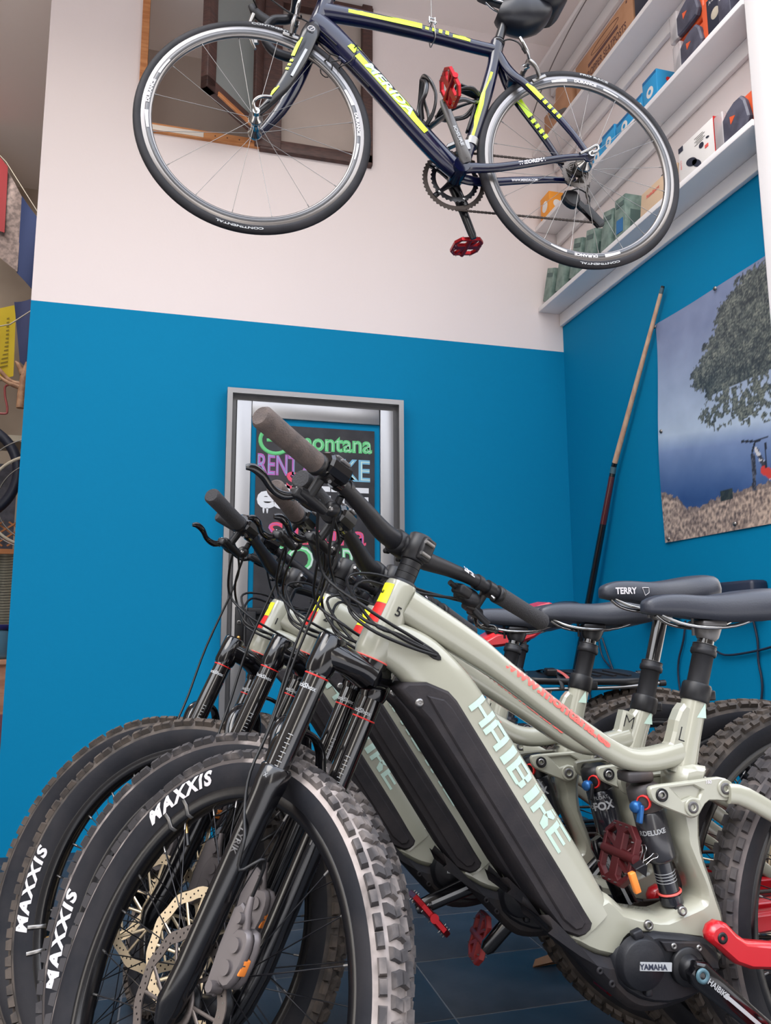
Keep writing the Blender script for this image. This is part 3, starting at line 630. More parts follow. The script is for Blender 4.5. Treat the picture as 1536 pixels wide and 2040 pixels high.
# ------------------------------------------------------------------ full-suspension electric mountain bike
HA = RAD(66.098); HTL = 0.1314
def ebike(name, pose, label, group=None, dz=0.0, dusty=False, number='5', size='L', crank=-140, letters=(), valve=None, saddle_up=0.0, word=None, paint='paint_grey', dirty_rotor=False, shock='deluxe', grip='grip_dark', rack=False, red_saddle=False, prints=True, word_tt='www.montana.es', stay='red_paint', ped=(0.95, 0.75), rear_dust=False, sadv=(0.055, 0.076, 1.0), pm=('red_anod', 'red_anod')):
    X, Y, h, lean, st = pose
    root = thing(name, label, 'bicycle', T(X, Y, 0) @ RZ(h) @ RX(lean), group)
    htl = HTL+dz; Tp = Vector((0.4656, 0, 0.9691+dz))
    a = Vector((-cos(HA), 0, sin(HA))); f = Vector((sin(HA), 0, cos(HA))); R = Matrix.Rotation(st, 3, a); j = R @ Vector((0, 1, 0)); ff = R @ f
    S = Matrix(((ff.x, j.x, a.x, Tp.x), (ff.y, j.y, a.y, Tp.y), (ff.z, j.z, a.z, Tp.z), (0, 0, 0, 1)))
    A2C = 0.5575; axw = -htl-A2C; ax = S @ Vector((0.044, 0, axw))
    # ---- frame
    mb = MB()
    hb = Tp-a*htl
    mb.tube([hb-a*0.0, hb+a*0.012, hb+a*0.05, Tp-a*0.035, Tp-a*0.006, Tp], [0.029, 0.0325, 0.031, 0.0265, 0.0265, 0.0245], 28, side=(0, 1, 0))
    tt = smooth([(0.462, 0, 0.935+dz*0.8), (0.425, 0, 0.912+dz*0.8), (0.385, 0, 0.888+dz*0.7), (0.337, 0, 0.857+dz*0.5), (0.29, 0, 0.823+dz*0.3), (0.18, 0, 0.742), (0.10, 0, 0.690), (0.06, 0, 0.6735), (0.02, 0, 0.672), (-0.035, 0, 0.682)], 4)
    mb.tube(tt, srad([(0.027, 0.0275), (0.026, 0.0275), (0.025, 0.026), (0.024, 0.024), (0.0225, 0.020), (0.021, 0.0185), (0.021, 0.0185), (0.021, 0.0195), (0.021, 0.0205), (0.020, 0.021)], 4), 20, side=(0, 1, 0), ex=3.0)
    dt = smooth([(0.512, 0, 0.882+dz*0.8), (0.478, 0, 0.868+dz*0.8), (0.443, 0, 0.846+dz*0.5), (0.408, 0, 0.808+dz*0.3), (0.377, 0, 0.764), (0.30, 0, 0.641), (0.219, 0, 0.511), (0.185, 0, 0.455), (0.165, 0, 0.425)], 4)
    mb.tube(dt, srad([(0.029, 0.034), (0.031, 0.038), (0.033, 0.043), (0.0355, 0.047), (0.036, 0.050), (0.036, 0.052), (0.037, 0.052), (0.039, 0.050), (0.039, 0.045)], 4), 24, side=(0, 1, 0), ex=3.4)
    cradle = [(0.216, 0.416), (0.193, 0.399), (0.161, 0.383), (0.119, 0.374), (0.113, 0.392), (0.102, 0.403), (0.086, 0.405), (0.05, 0.398), (-0.026, 0.386), (-0.048, 0.36), (-0.064, 0.35), (-0.072, 0.362), (-0.062, 0.39), (-0.079, 0.41), (-0.070, 0.445), (-0.058, 0.485), (-0.046, 0.525), (-0.046, 0.576), (-0.063, 0.641), (-0.066, 0.66), (-0.02, 0.66), (-0.012, 0.62), (-0.006, 0.586), (-0.011, 0.555), (-0.012, 0.535), (-0.035, 0.479), (-0.041, 0.460), (-0.041, 0.449), (-0.034, 0.443), (0.0, 0.434), (0.03, 0.426), (0.06, 0.431), (0.107, 0.444), (0.135, 0.47), (0.17, 0.45)]
    tri = [(-0.028, 0.421), (-0.036, 0.402), (-0.047, 0.405)]
    mb.prism(sm2(cradle, 2), -0.036, 0.036, bev=0.009)
    stb = Vector((-0.035, 0, 0.645)); stt = Vector((-0.0765, 0, 0.7785+dz))
    mb.tube([stb, stb.lerp(stt, 0.5), stt], [(0.023, 0.026), (0.0215, 0.0225), (0.0215, 0.0215)], 24, side=(0, 1, 0))
    mb.prism(sm2([(0.02, 0.672), (-0.012, 0.70), (-0.025, 0.737), (-0.045, 0.765+dz), (-0.062, 0.745), (-0.05, 0.69)], 2), -0.015, 0.015, bev=0.005)
    fr = mb.build('frame', [paint], root)
    for (x, z, y) in ((0.069, 0.4205, 0.036), (0.005, 0.4365, 0.036), (-0.062, 0.3725, 0.036)):
        mb = MB(); mb.lathe([(0.0035, 0.004), (0.0045, 0.0055), (0.0075, 0.0045), (0.0078, 0)], (x, y, z), (0, 1, 0), 16); mb.build('frame_bolt', ['steel'], fr)
    if prints:
        # big lettering running down the side of the down tube
        mb = MB(); P0 = Vector((0.3375, 0, 0.7925)); P1 = Vector((0.193, 0, 0.548)); dd = (P1-P0); LL = dd.length; dd.normalize(); nn = Vector((-dd.z, 0, dd.x)); nn = nn if nn.x < 0 else -nn
        adv = LL/6.45
        def sy(q): # half width of the superellipse section at offset q from the tube axis
            q = min(0.985, abs(q)/0.0505); return 0.0362*(1-q**3.4)**(1/3.4)
        for k, ch in enumerate('HAIBIKE'):
            off = (0, 1, 1.86, 2.62, 3.5, 4.28, 5.32)[k]*adv; wl = adv*0.92
            for q in LET[ch]:
                # split along the height so that the letters follow the rounded edge of the tube
                for s0 in range(4):
                    lo, hi = s0/4, (s0+1)/4
                    def clip(poly, lim, keep_hi):
                        out = []
                        for i in range(len(poly)):
                            p, r_ = poly[i-1], poly[i]; ip = (p[1] >= lim) == keep_hi or p[1] == lim; ir = (r_[1] >= lim) == keep_hi or r_[1] == lim
                            if ip != ir and p[1] != r_[1]: t = (lim-p[1])/(r_[1]-p[1]); out.append((p[0]+(r_[0]-p[0])*t, lim))
                            if ir: out.append(r_)
                        return out
                    pl = clip(clip(q, lo, True), hi, False)
                    if len(pl) < 3: continue
                    vs = []
                    for (u, v) in pl:
                        v2 = v*0.0335+0.0115      # distance from the axis towards the upper edge
                        base = P0+dd*(off+u*wl); # P0 lies on a line at 0.0 offset -> shift to axis
                        c0 = Vector((0.377, 0, 0.764))+Vector((-0.5325, 0, -0.8465))*((base-Vector((0.377, 0, 0.764))).dot(Vector((-0.5325, 0, -0.8465))))
                        up_ = Vector((-0.8465, 0, 0.5325)); p = c0+up_*v2; p.y = sy(v2)+0.0011; vs.append(p)
                    mb.add(vs, [tuple(range(len(vs)))], 0, False)
        mb.build('frame_lettering', ['mint_print'], fr)
        mb = MB(); O = Vector((0.20, 0, 0.757)); U = Vector((-0.80, 0, -0.60)).normalized(); Vv = Vector((-U.z, 0, U.x))*-1
        if Vv.z < 0: Vv = -Vv
        def ttf(x, y):
            p = Vector((0.21, 0, 0.7635))+U*x; q = 0.0118+y; s_ = 0.0213*(1-min(0.98, abs(q)/0.0187)**3)**(1/3); p = p+Vv*q; p.y = s_+0.0012; return p
        text(mb, word_tt, ttf, 0.024, 0, 0.235, bold=0.0010, cuts=6); mb.build('tube_lettering', ['red_print'], fr)
        mb = MB(); c = cos
        def htf(x, y, rr=0.0008): # wrap around the head tube: x = angle along circumference, y = height along the axis
            th = x/0.0285; w_ = 0.066+dz*0.5+y; top_ = HTL+dz-0.035
            rad_ = 0.0325-0.0015*(w_-0.012)/0.038 if w_ < 0.05 else max(0.0265, 0.031-0.0045*(w_-0.05)/(top_-0.05))
            return hb+a*w_+(f*cos(th)+Vector((0, 1, 0))*sin(th))*(rad_+rr)
        def patch(th0, th1, y0, y1, m, nm):
            mb = MB(); vs = []; n = 7
            for yy in (y0, (y0+y1)/2, y1):
                for i in range(n): vs.append(htf(th0+(th1-th0)*i/(n-1), yy))
            mb.add(vs, [(k*n+i, k*n+i+1, k*n+n+i+1, k*n+n+i) for k in range(2) for i in range(n-1)]); return mb.build(nm, [m], fr)
        patch(-0.012, 0.026, 0.022+dz*0.5, 0.056+dz*0.5, 'yellow_sticker', 'yellow_sticker'); patch(-0.012, 0.026, -0.012, 0.021+dz*0.5, 'red_sticker', 'red_sticker')
        mb = MB(); text(mb, number, lambda x, y: htf(0.004-y*0.9, 0.040+dz*0.5-x*0.6, 0.0016), 0.022, bold=0.0004, cuts=3, cutx=3); mb.build('sticker_number', ['black_plastic'], fr)
        mb = MB(); text(mb, number, lambda x, y: htf(0.050+x, 0.016+y, 0.0012), 0.022, bold=0.0003, cuts=3, cutx=3); mb.build('head_tube_number', ['black_plastic'], fr)
        mb = MB(); text(mb, size, lambda x, y: (-0.028-x*0.9-y*0.35, 0.0232-abs(x)*0.02, 0.713+y-x*0.3), 0.034, bold=-0.0005)
        mb.build('size_letter', ['black_plastic'], fr)
        mb = MB(); c0 = stt-(stt-stb)*0.13
        mb.add([c0+Vector((0.010, 0.0215, -0.02)), c0+Vector((-0.008, 0.0222, -0.022)), c0+Vector((-0.009, 0.0215, 0.004))], [(0, 1, 2)], 0, False); mb.build('tube_emblem', ['mint_print'], fr)
    # ---- battery cover, skid plate, motor
    cov = [(0.482, 0.803), (0.470, 0.812), (0.438, 0.812), (0.402, 0.797), (0.388, 0.782), (0.376, 0.763), (0.272, 0.598), (0.168, 0.433), (0.172, 0.423), (0.182, 0.416), (0.195, 0.414), (0.223, 0.425), (0.255, 0.468), (0.305, 0.548), (0.345, 0.612), (0.39, 0.683), (0.435, 0.752)]
    mb = MB(); mb.prism(cov, -0.0415, 0.0415, bev=0.0045); bc = mb.build('battery_cover', ['dusty_plastic'], root)
    gr = [(0.440, 0.792), (0.411, 0.785), (0.398, 0.772), (0.388, 0.757), (0.284, 0.592), (0.184, 0.436), (0.190, 0.428), (0.202, 0.427), (0.222, 0.444), (0.296, 0.562), (0.36, 0.662), (0.41, 0.742)]
    mb = MB(); mb.prism(gr, 0.040, 0.0455, bev=0.0025); mb.build('cover_panel', ['dusty_plastic'], bc)
    mb = MB(); mb.lathe([(0.0, 0.004), (0.004, 0.005), (0.007, 0.003), (0.0075, 0)], (0.452, 0.0415, 0.781), (0, 1, 0), 14); mb.build('cover_lock', ['steel'], bc)
    skid = [(0.262, 0.452), (0.242, 0.432), (0.205, 0.395), (0.173, 0.36), (0.138, 0.323), (0.115, 0.304), (0.092, 0.295), (0.061, 0.293), (0.03, 0.297), (-0.002, 0.304), (-0.03, 0.322), (-0.045, 0.345), (-0.03, 0.37), (0.05, 0.385), (0.12, 0.376), (0.165, 0.385), (0.216, 0.418)]
    mb = MB(); mb.prism(sm2(skid, 2), -0.047, 0.047, bev=0.012); sp = mb.build('skid_plate', ['skid_plastic'], root)
    for (x, z) in ((0.165, 0.366), (0.145, 0.345)): mb = MB(); mb.lathe([(0.002, 0.001), (0.004, 0.003), (0.0055, 0.002), (0.006, 0)], (x, 0.047, z), (0, 1, 0), 12); mb.build('plate_screw', ['skid_plastic'], sp)
    mot = put('motor', None, root)
    mb = MB(); mb.prism(sm2([(0.115, 0.398), (0.07, 0.41), (0.045, 0.408), (-0.03, 0.392), (-0.052, 0.36), (-0.03, 0.325), (0.0, 0.312), (0.05, 0.306), (0.10, 0.318), (0.135, 0.345), (0.138, 0.38)], 2), -0.05, 0.052, bev=0.006); mb.build('motor_housing', ['motor_black'], mot)
    mb = MB(); mb.lathe([(0.0, 0.069), (0.026, 0.069), (0.029, 0.066), (0.036, 0.066), (0.0375, 0.064), (0.040, 0.056), (0.042, 0.05)], (0.097, 0, 0.373), (0, 1, 0), 40)
    mb.box((0.102, 0.056, 0.416), (0.018, 0.014, 0.014), Matrix.Rotation(0.3, 3, 'Y'), bev=0.003); mb.box((0.089, 0.056, 0.331), (0.012, 0.014, 0.012), bev=0.003); mb.build('motor_cap', ['motor_black'], mot)
    mb = MB(); mb.prism([(0.060, 0.401), (-0.012, 0.393), (-0.042, 0.362), (-0.044, 0.350), (-0.03, 0.352), (-0.01, 0.377), (0.05, 0.385)], 0.05, 0.0575, bev=0.0015); mb.build('motor_bracket', ['skid_plastic'], mot)
    for (x, z) in ((0.038, 0.3925), (-0.008, 0.3855)): mb = MB(); mb.lathe([(0.0015, 0.001), (0.003, 0.003), (0.005, 0.002), (0.0055, 0)], (x, 0.0575, z), (0, 1, 0), 12); mb.build('bracket_bolt', ['steel'], mot)
    mb = MB(); mb.box((0.080, 0.0695, 0.371), (0.056, 0.002, 0.0125), Matrix.Rotation(-0.12, 3, 'Y'))
    mb.build('motor_badge', ['silver_print'], mot)
    mb = MB(); text(mb, 'YAMAHA', lambda x, y: (0.085-x, 0.0712, 0.371+y-x*0.12), 0.0115, bold=0.0004); mb.build('badge_lettering', ['navy_card'], mot)
    mb = MB(); mb.lathe([(0.0, 0.062), (0.028, 0.062), (0.030, 0.059), (0.030, 0.045)], (0.015, 0, 0.36), (0, 1, 0), 28); mb.lathe([(0, 0.078), (0.014, 0.078), (0.018, 0.07), (0.021, 0.06)], (0.015, 0, 0.36), (0, 1, 0), 20); mb.build('crank_bearing', ['black_plastic'], mot)
    # ---- cranks and pedals
    for s, ang in ((1, crank), (-1, crank+180)):
        A_ = RAD(ang)
        mx = T(0.015, s*0.082, 0.36) @ RY(-A_) @ (Matrix.Identity(4) if s > 0 else Matrix.Scale(-1, 4, (0, 1, 0)))
        mx = T(0.015, s*0.082, 0.36) @ RY(-A_) @ (RX(pi) if s < 0 else Matrix.Identity(4))
        ck = put('crank_arm', cached('crank', crank_mesh), root, mx)
        put('crank_print', cached('crankp', crank_print), ck)
        mb = MB(); mb.lathe([(0.005, 0.0135), (0.007, 0.0155), (0.011, 0.0155), (0.0115, 0.012)], (0, 0, 0), (0, 1, 0), 18); mb.build('crank_bolt', ['teal_ring' if dusty else 'steel'], ck)
        pk = pm[0 if s > 0 else 1]; put('pedal', cached(('pedal', pk), lambda: pedal_mesh(pk)), root, T(0.015+0.165*cos(A_), s*0.160, 0.36+0.165*sin(A_)) @ RY({-1: ped[1], 1: ped[0]}[s]) @ (RX(pi) if s > 0 else Matrix.Identity(4)))
    # ---- rear triangle and link
    rz = 0.372
    for s in (1, -1):
        nm = 'chainstay'
        mb = MB(); red = [(-0.016, 0.410), (-0.022, 0.421), (-0.036, 0.427), (-0.051, 0.423), (-0.068, 0.406), (-0.086, 0.393), (-0.139, 0.384), (-0.30, 0.387), (-0.435, 0.392), (-0.47, 0.385), (-0.475, 0.362), (-0.45, 0.352), (-0.36, 0.356), (-0.139, 0.345), (-0.090, 0.351), (-0.062, 0.362), (-0.032, 0.388), (-0.018, 0.399)]
        mb.prism(red, *((0.052, 0.078) if s > 0 else (-0.078, -0.052)), bev=0.006)
        cs = mb.build('chainstay', [stay], root)
        mb = MB(); mb.lathe([(0.003, 0.001), (0.0045, 0.002), (0.0085, 0.0018), (0.009, 0)], (-0.038, s*0.078, 0.404), (0, s, 0), 16); mb.build('pivot_bolt', ['black_plastic'], cs)
        mb = MB(); stp = smooth([(-0.088, s*0.052, 0.618), (-0.12, s*0.054, 0.611), (-0.20, s*0.060, 0.564), (-0.33, s*0.066, 0.470), (-0.447, s*0.068, 0.378)], 3)
        mb.tube(stp, srad([(0.010, 0.0165), (0.011, 0.017), (0.010, 0.0155), (0.009, 0.013), (0.008, 0.012)], 3), 16, side=(0, 1, 0), ex=3.4); mb.build('seat_stay', [paint], root)
        lk = sm2([(0.060, 0.633), (0.045, 0.638), (-0.027, 0.642), (-0.075, 0.645), (-0.095, 0.637), (-0.105, 0.622), (-0.099, 0.609), (-0.083, 0.605), (-0.052, 0.608), (-0.038, 0.596), (-0.030, 0.586), (-0.015, 0.582), (0.0, 0.588), (0.046, 0.607), (0.058, 0.618)], 2)
        ho = [(0.020, 0.632), (-0.024, 0.634), (-0.040, 0.626), (-0.032, 0.613), (-0.018, 0.6165), (0.0, 0.6115), (0.008, 0.620)]
        mb = MB(); ya, yb = (0.040, 0.052) if s > 0 else (-0.052, -0.040); mb.prism(lk, ya, yb, bev=0.0025, holes=[ho])
        mb.prism(ho, s*0.040 if s > 0 else -0.046, 0.046 if s > 0 else -0.040)
        rl = mb.build('rocker_link', [paint], root)
        for (x, z, r, m_) in ((0.039, 0.6225, 0.0085, 'steel'), (-0.018, 0.6, 0.0115, 'smoke_plastic'), (-0.084, 0.6265, 0.0115, 'smoke_plastic')):
            mb = MB(); mb.lathe([(r*0.35, 0.0015), (r*0.45, 0.0035), (r*0.8, 0.0035), (r*0.82, 0.001), (r, 0.002), (r*1.25, 0.003), (r*1.3, 0)], (x, s*0.052, z), (0, s, 0), 20, mi=[1, 0, 0, 1, 1, 1]); mb.build('link_bolt', [m_, 'black_plastic' if m_ == 'steel' else paint], rl)
    mb = MB(); text(mb, '160', lambda x, y: (-0.052-x, 0.0526, 0.6385+y-x*0.02), 0.008, bold=0.0003); mb.build('link_print', ['white_print'], rl)
    mb = MB(); mb.box((-0.105, 0, 0.613), (0.03, 0.10, 0.02), bev=0.005); mb.build('stay_bridge', [paint], root)
    rw = make_wheel('rear_wheel', root, T(-0.45, 0, rz), dusty=rear_dust, letters=())
    mb = MB(); mb.tube([(-0.45, -0.075, rz), (-0.45, 0.075, rz)], 0.008, 12); mb.build('rear_axle', ['black_plastic'], root)
    # ---- shock
    t0 = Vector((0.042, 0, 0.628)); t1 = Vector((-0.004, 0, 0.432)); dv = t1-t0; q = lambda t: t0+dv*t
    sk = put('shock', None, root); R3 = dv.to_track_quat('Z', 'Y').to_matrix()
    mb = MB(); mb.tube([q(-0.03), q(0.0), q(0.08), q(0.19)], [0.018, 0.027, 0.0275, 0.026], 20); mb.tube([(0.039, -0.038, 0.6225), (0.039, 0.038, 0.6225)], 0.011, 12)
    if shock == 'deluxe': mb.box(t0+Vector((0.012, 0, 0.018)), (0.05, 0.04, 0.018), bev=0.005)
    mb.build('shock_head', ['shock_dirty' if shock == 'deluxe' else 'black_plastic'], sk)
    mb = MB(); mb.tube([q(0.19), q(0.2), q(0.58), q(0.60), q(0.62)], [0.024, 0.0265, 0.0265, 0.0255, 0.020], 24); mb.build('air_can', ['can_smoke' if shock == 'deluxe' else 'shock_black'], sk)
    mb = MB(); mb.tube([q(0.62), q(0.93)], 0.017, 20); mb.tube([q(0.90), q(0.97)], 0.019, 20); mb.tube([q(0.97), q(1.03)], [0.014, 0.012], 14); mb.tube([q(1.0)+Vector((0, -0.02, 0)), q(1.0)+Vector((0, 0.02, 0))], 0.009, 12); mb.build('shock_shaft', ['shock_black'], sk)
    mb = MB(); mb.lathe([(0.018, 0.002), (0.0205, 0.001), (0.0205, -0.001), (0.018, -0.002)], q(0.88), dv, 20, closed=True); mb.build('travel_ring', ['red_print'], sk)
    mb = MB()
    for t in (0.71, 0.735, 0.76, 0.785): mb.lathe([(0.0172, 0.0006), (0.0176, 0), (0.0172, -0.0006)], q(t), dv, 20)
    mb.build('shaft_marks', ['silver_print'], sk)
    mb = MB(); mb.lathe([(0.0, 0.012), (0.008, 0.012), (0.010, 0.008), (0.0105, 0)], (0.060, 0.012, 0.598), (0.9, 0.35, 0), 14); mb.build('rebound_dial', ['blue_knob'], sk)
    mb = MB(); mb.lathe([(0.010, 0.004), (0.0125, 0.002), (0.0125, -0.002), (0.010, -0.004)], (0.054, 0.022, 0.606), (0.8, 0.6, 0), 14, closed=True); mb.build('red_ring', ['red_sticker'], sk)
    mb = MB(); mb.box((0.062, 0.022, 0.588), (0.007, 0.012, 0.030), Matrix.Rotation(-0.2, 3, 'Y'), bev=0.002); mb.build('lockout_lever', ['blue_knob' if shock == 'deluxe' else 'black_plastic'], sk)
    mb = MB(); sdir = Vector((0.35, 0.94, 0)).normalized(); tv = sdir.cross(dv.normalized())
    def skf(t, off, rad_): return lambda x, y: q(t)+dv.normalized()*(-y)*1.0+(sdir*cos((off+x)/rad_)+tv*sin((off+x)/rad_))*(rad_+0.0006)
    if shock == 'deluxe': text(mb, 'DELUXE', skf(0.36, -0.004, 0.0267), 0.011, bold=0.0004, cutx=8); text(mb, 'R', skf(0.36, -0.028, 0.0267), 0.011, bold=0.0002)
    else: text(mb, 'FLOAT', skf(0.26, -0.004, 0.0267), 0.009); text(mb, 'FOX', skf(0.34, -0.004, 0.0267), 0.02, bold=0.0008, cutx=8); text(mb, 'EVOL', skf(0.34, -0.03, 0.0267), 0.01)
    mb.build('shock_lettering', ['silver_print'], sk)
    # ---- seat post and saddle
    ta = Vector((-0.298, 0, 0.954)).normalized(); b0 = stt
    seat = put('seat_post', None, root)
    mb = MB(); mb.tube([b0-ta*0.012, b0-ta*0.008, b0+ta*0.016, b0+ta*0.020], [0.0235, 0.0255, 0.0255, 0.0235], 24); mb.box(b0+Vector((-0.030, 0.0, -0.002)), (0.016, 0.014, 0.018), bev=0.003); mb.build('seat_clamp', ['black_plastic'], seat)
    mb = MB(); mb.tube([b0+ta*0.02, b0+ta*0.075, b0+ta*0.077], [0.0185, 0.0185, 0.0215], 22); mb.tube([b0+ta*0.072, b0+ta*0.074, b0+ta*0.082, b0+ta*0.084, b0+ta*0.088, b0+ta*0.091], [0.0205, 0.0225, 0.0225, 0.0205, 0.0212, 0.0195], 22); mb.build('post_sleeve', ['black_matte'], seat)
    mb = MB(); mb.lathe([(0.0195, 0.0), (0.0215, 0.0004), (0.0195, 0.001)], b0+ta*0.091, ta, 22); mb.build('sleeve_ring', ['steel'], seat)
    top = b0+ta*(0.105+saddle_up)
    mb = MB(); mb.tube([b0+ta*0.08, top], 0.0145, 20); mb.build('post_tube', ['stanchion'], seat)
    mb = MB(); mb.tube([top-ta*0.004, top+ta*0.004, top+ta*0.022], [(0.016, 0.016), (0.019, 0.022), (0.017, 0.026)], 14, side=(0, 1, 0)); mb.box(top+ta*0.026+Vector((0.004, 0, 0)), (0.05, 0.05, 0.012), bev=0.004)
    for sx in (-0.024, 0.026): mb.tube([top+Vector((sx, 0, 0.004)), top+Vector((sx, 0, 0.036))], 0.003, 8)
    mb.build('post_clamp', ['black_plastic' if not dusty else 'smoke_plastic'], seat)
    smx = Matrix.Translation(top+Vector((sadv[0], 0, sadv[1]))) @ Matrix.Diagonal((sadv[2], 1, 1, 1)) @ (RY(0.0) if not red_saddle else RY(0.20) @ RX(-0.22))
    saddle_parts(root, smx, 'saddle_vinyl' if not red_saddle else 'saddle_dark', panel=red_saddle, word=word)
    # ---- fork (steered)
    lo = 0.030
    fk = put('fork', None, root, S)
    mb = MB(); c0 = -htl-0.004
    mb.lathe([(0.029, 0.0005), (0.0305, 0.0), (0.0305, -0.0012), (0.029, -0.002)], (0, 0, c0+0.004), (0, 0, 1), 28, mi=1)
    for s in (1, -1):
        mb.tube(smooth([(0.0, s*0.0, c0-0.022), (0.006, s*0.028, c0-0.018), (0.020, s*0.052, c0-0.016), (lo, s*0.066, c0-0.020)], 4), srad([(0.034, 0.024), (0.029, 0.021), (0.024, 0.022), (0.021, 0.029)], 4), 20, side=(1, 0, 0), ex=2.15)
        mb.tube([(lo, s*0.066, c0+0.012), (lo, s*0.066, c0+0.008), (lo, s*0.066, c0-0.045), (lo, s*0.066, c0-0.052)], [0.0180, 0.0230, 0.0232, 0.0212], 24)
    mb.tube([(0, 0, c0-0.036), (0, 0, c0-0.01), (0, 0, c0+0.002)], [0.026, 0.029, 0.0285], 24)
    mb.build('fork_crown', ['black_gloss', 'red_print'], fk)
    for s in (1, -1):
        mb = MB(); mb.tube([(lo, s*0.066, c0-0.05), (lo, s*0.066, c0-0.30)], 0.0190, 24, cap=False); stn = mb.build('stanchion', ['stanchion'], fk)
        mb = MB(); mb.lathe([(0.0192, 0.0012), (0.0203, 0), (0.0192, -0.0012)], (lo, s*0.066, c0-0.056-(0.03 if (s < 0) else 0)), (0, 0, 1), 22); mb.build('sag_ring', ['red_sticker'], stn)
        # scale marks and logo on the stanchion
        mb = MB()
        def stf(x, y, s=s, zz=0): th = x/0.0190+RAD(135); return Vector((lo+0.0195*cos(th), s*0.066+0.0195*sin(th), c0-0.150+y+zz))
        for i in range(9): mb.add([stf(-0.004, -i*0.007), stf(0.002 if i % 2 else 0.004, -i*0.007), stf(0.002 if i % 2 else 0.004, -i*0.007-0.001), stf(-0.004, -i*0.007-0.001)], [(0, 1, 2, 3)], 0, False)
        mb.build('travel_marks', ['silver_print'], stn, kind='stuff'); mb = MB(); text(mb, 'RockShox', lambda x, y: stf(-0.012+x, 0.074+y), 0.010, bold=0.0003, cutx=6); mb.build('stanchion_lettering', ['silver_print'], stn)
        w0 = c0-0.205
        mb = MB(); mb.tube([(lo, s*0.066, w0+0.004), (lo, s*0.066, w0), (lo, s*0.066, w0-0.022), (lo, s*0.066, w0-0.034), (lo, s*0.067, w0-0.07), (lo+0.002, s*0.067, axw+0.06), (lo+0.006, s*0.066, axw+0.03), (lo+0.010, s*0.064, axw+0.006), (lo+0.012, s*0.062, axw-0.022)],
            [0.0215, 0.0250, 0.0252, 0.0240, 0.0218, 0.0208, 0.0205, 0.022, 0.014], 24)
        mb.lathe([(0.0, 0.014), (0.012, 0.014), (0.015, 0.012), (0.016, 0.0)], (0.044, s*0.060, axw), (0, s, 0), 20)
        lg = mb.build('lower_leg', ['black_anod'], fk)
        mb = MB(); mb.lathe([(0.0, 0.0155), (0.007, 0.0152), (0.0075, 0.014)], (0.044, s*0.060, axw), (0, s, 0), 16); mb.build('axle_end', ['black_plastic'], lg)
        mb = MB(); text(mb, 'LYRIK', lambda x, y, s=s: Vector((lo+0.0224*cos(pi*0.62+y/0.022), s*0.067+s*0.0224*sin(pi*0.62+y/0.022), w0-0.11-x)), 0.014, bold=0.0004); mb.build('leg_lettering', ['smoke_plastic'], lg); mb = MB(); text(mb, 'X', lambda x, y, s=s: Vector((lo+0.0258*cos(pi*0.62-x/0.025), s*0.066+s*0.0258*sin(pi*0.62-x/0.025), w0-0.012+y)), 0.009)
        mb.build('leg_emblem', ['silver_print'], lg)
    mb = MB(); ap = smooth([(lo+0.014, 0.060, w0-0.018), (lo+0.034, 0.056, w0+0.012), (lo+0.044, 0.046, w0+0.042), (lo+0.046, 0.02, w0+0.060), (lo+0.046, -0.02, w0+0.060), (lo+0.044, -0.046, w0+0.042), (lo+0.034, -0.056, w0+0.012), (lo+0.014, -0.060, w0-0.018)], 4)
    mb.tube(ap, (0.011, 0.0055), 12, side=(1, 0, 0), ex=3); mb.build('fork_arch', ['black_gloss'], fk)
    cz = axw+0.105; mb = MB()
    for (ya, yb) in ((0.034, 0.0465), (0.0485, 0.062)): mb.prism(sm2([(-0.020, cz-0.034), (-0.042, cz-0.040), (-0.056, cz-0.022), (-0.057, cz+0.018), (-0.046, cz+0.038), (-0.022, cz+0.034), (-0.014, cz+0.012), (-0.016, cz-0.014)], 2), ya, yb, bev=0.004)
    mb.prism(sm2([(-0.004, cz-0.052), (-0.020, cz-0.058), (-0.030, cz-0.045), (-0.026, cz+0.04), (-0.020, cz+0.058), (0.004, cz+0.050)], 2), 0.050, 0.060, bev=0.003)
    for zz in (-0.046, 0.046): mb.tube([(-0.024, 0.050, cz+zz), (-0.024, 0.070, cz+zz)], [0.0085, 0.0075], 14)
    mb.tube([(-0.034, 0.062, cz+0.014), (-0.034, 0.066, cz+0.014)], 0.010, 16); mb.tube([(-0.034, 0.062, cz-0.016), (-0.034, 0.066, cz-0.016)], 0.010, 16)
    mb.tube([(-0.036, 0.054, cz+0.030), (-0.026, 0.058, cz+0.056), (-0.02, 0.057, cz+0.075)], [0.006, 0.006, 0.0045], 10)
    mb.build('brake_caliper', ['caliper'], fk)
    mb = MB(); mb.box((-0.052, 0.052, cz-0.005), (0.012, 0.014, 0.022), bev=0.002); mb.build('pad_holder', ['orange_sticker'], fk)
    mb = MB(); mb.tube(smooth([(-0.02, 0.056, cz+0.07), (-0.030, 0.070, cz+0.13), (-0.012, 0.092, w0-0.14), (0.002, 0.094, w0-0.10), (lo+0.004, 0.088, w0-0.07), (lo+0.03, 0.086, w0-0.02), (lo+0.052, 0.068, w0+0.06), (lo+0.075, 0.06, w0+0.18), (0.11, 0.06, 0.0), (0.095, 0.10, 0.045), (0.075, 0.17, 0.07)], 4), 0.0026, 8); mb.build('front_brake_hose', ['cable_black'], fk)
    make_wheel('front_wheel', root, S @ T(0.044, 0, axw) @ RY(RAD(90-66.098)), dusty=dusty, rotor_dirty=dirty_rotor, letters=letters, valve=valve)
    # ---- stem, bar and controls (steered)
    mb = MB(); sw, cx = 0.0647, 0.032
    mb.tube([(0, 0, -0.001), (0, 0, 0.004), (0, 0, 0.0065)], [0.0245, 0.0235, 0.019], 24)
    for k in range(3): mb.tube([(0, 0, 0.007+k*0.0115), (0, 0, 0.0178+k*0.0115)], 0.0178, 24)
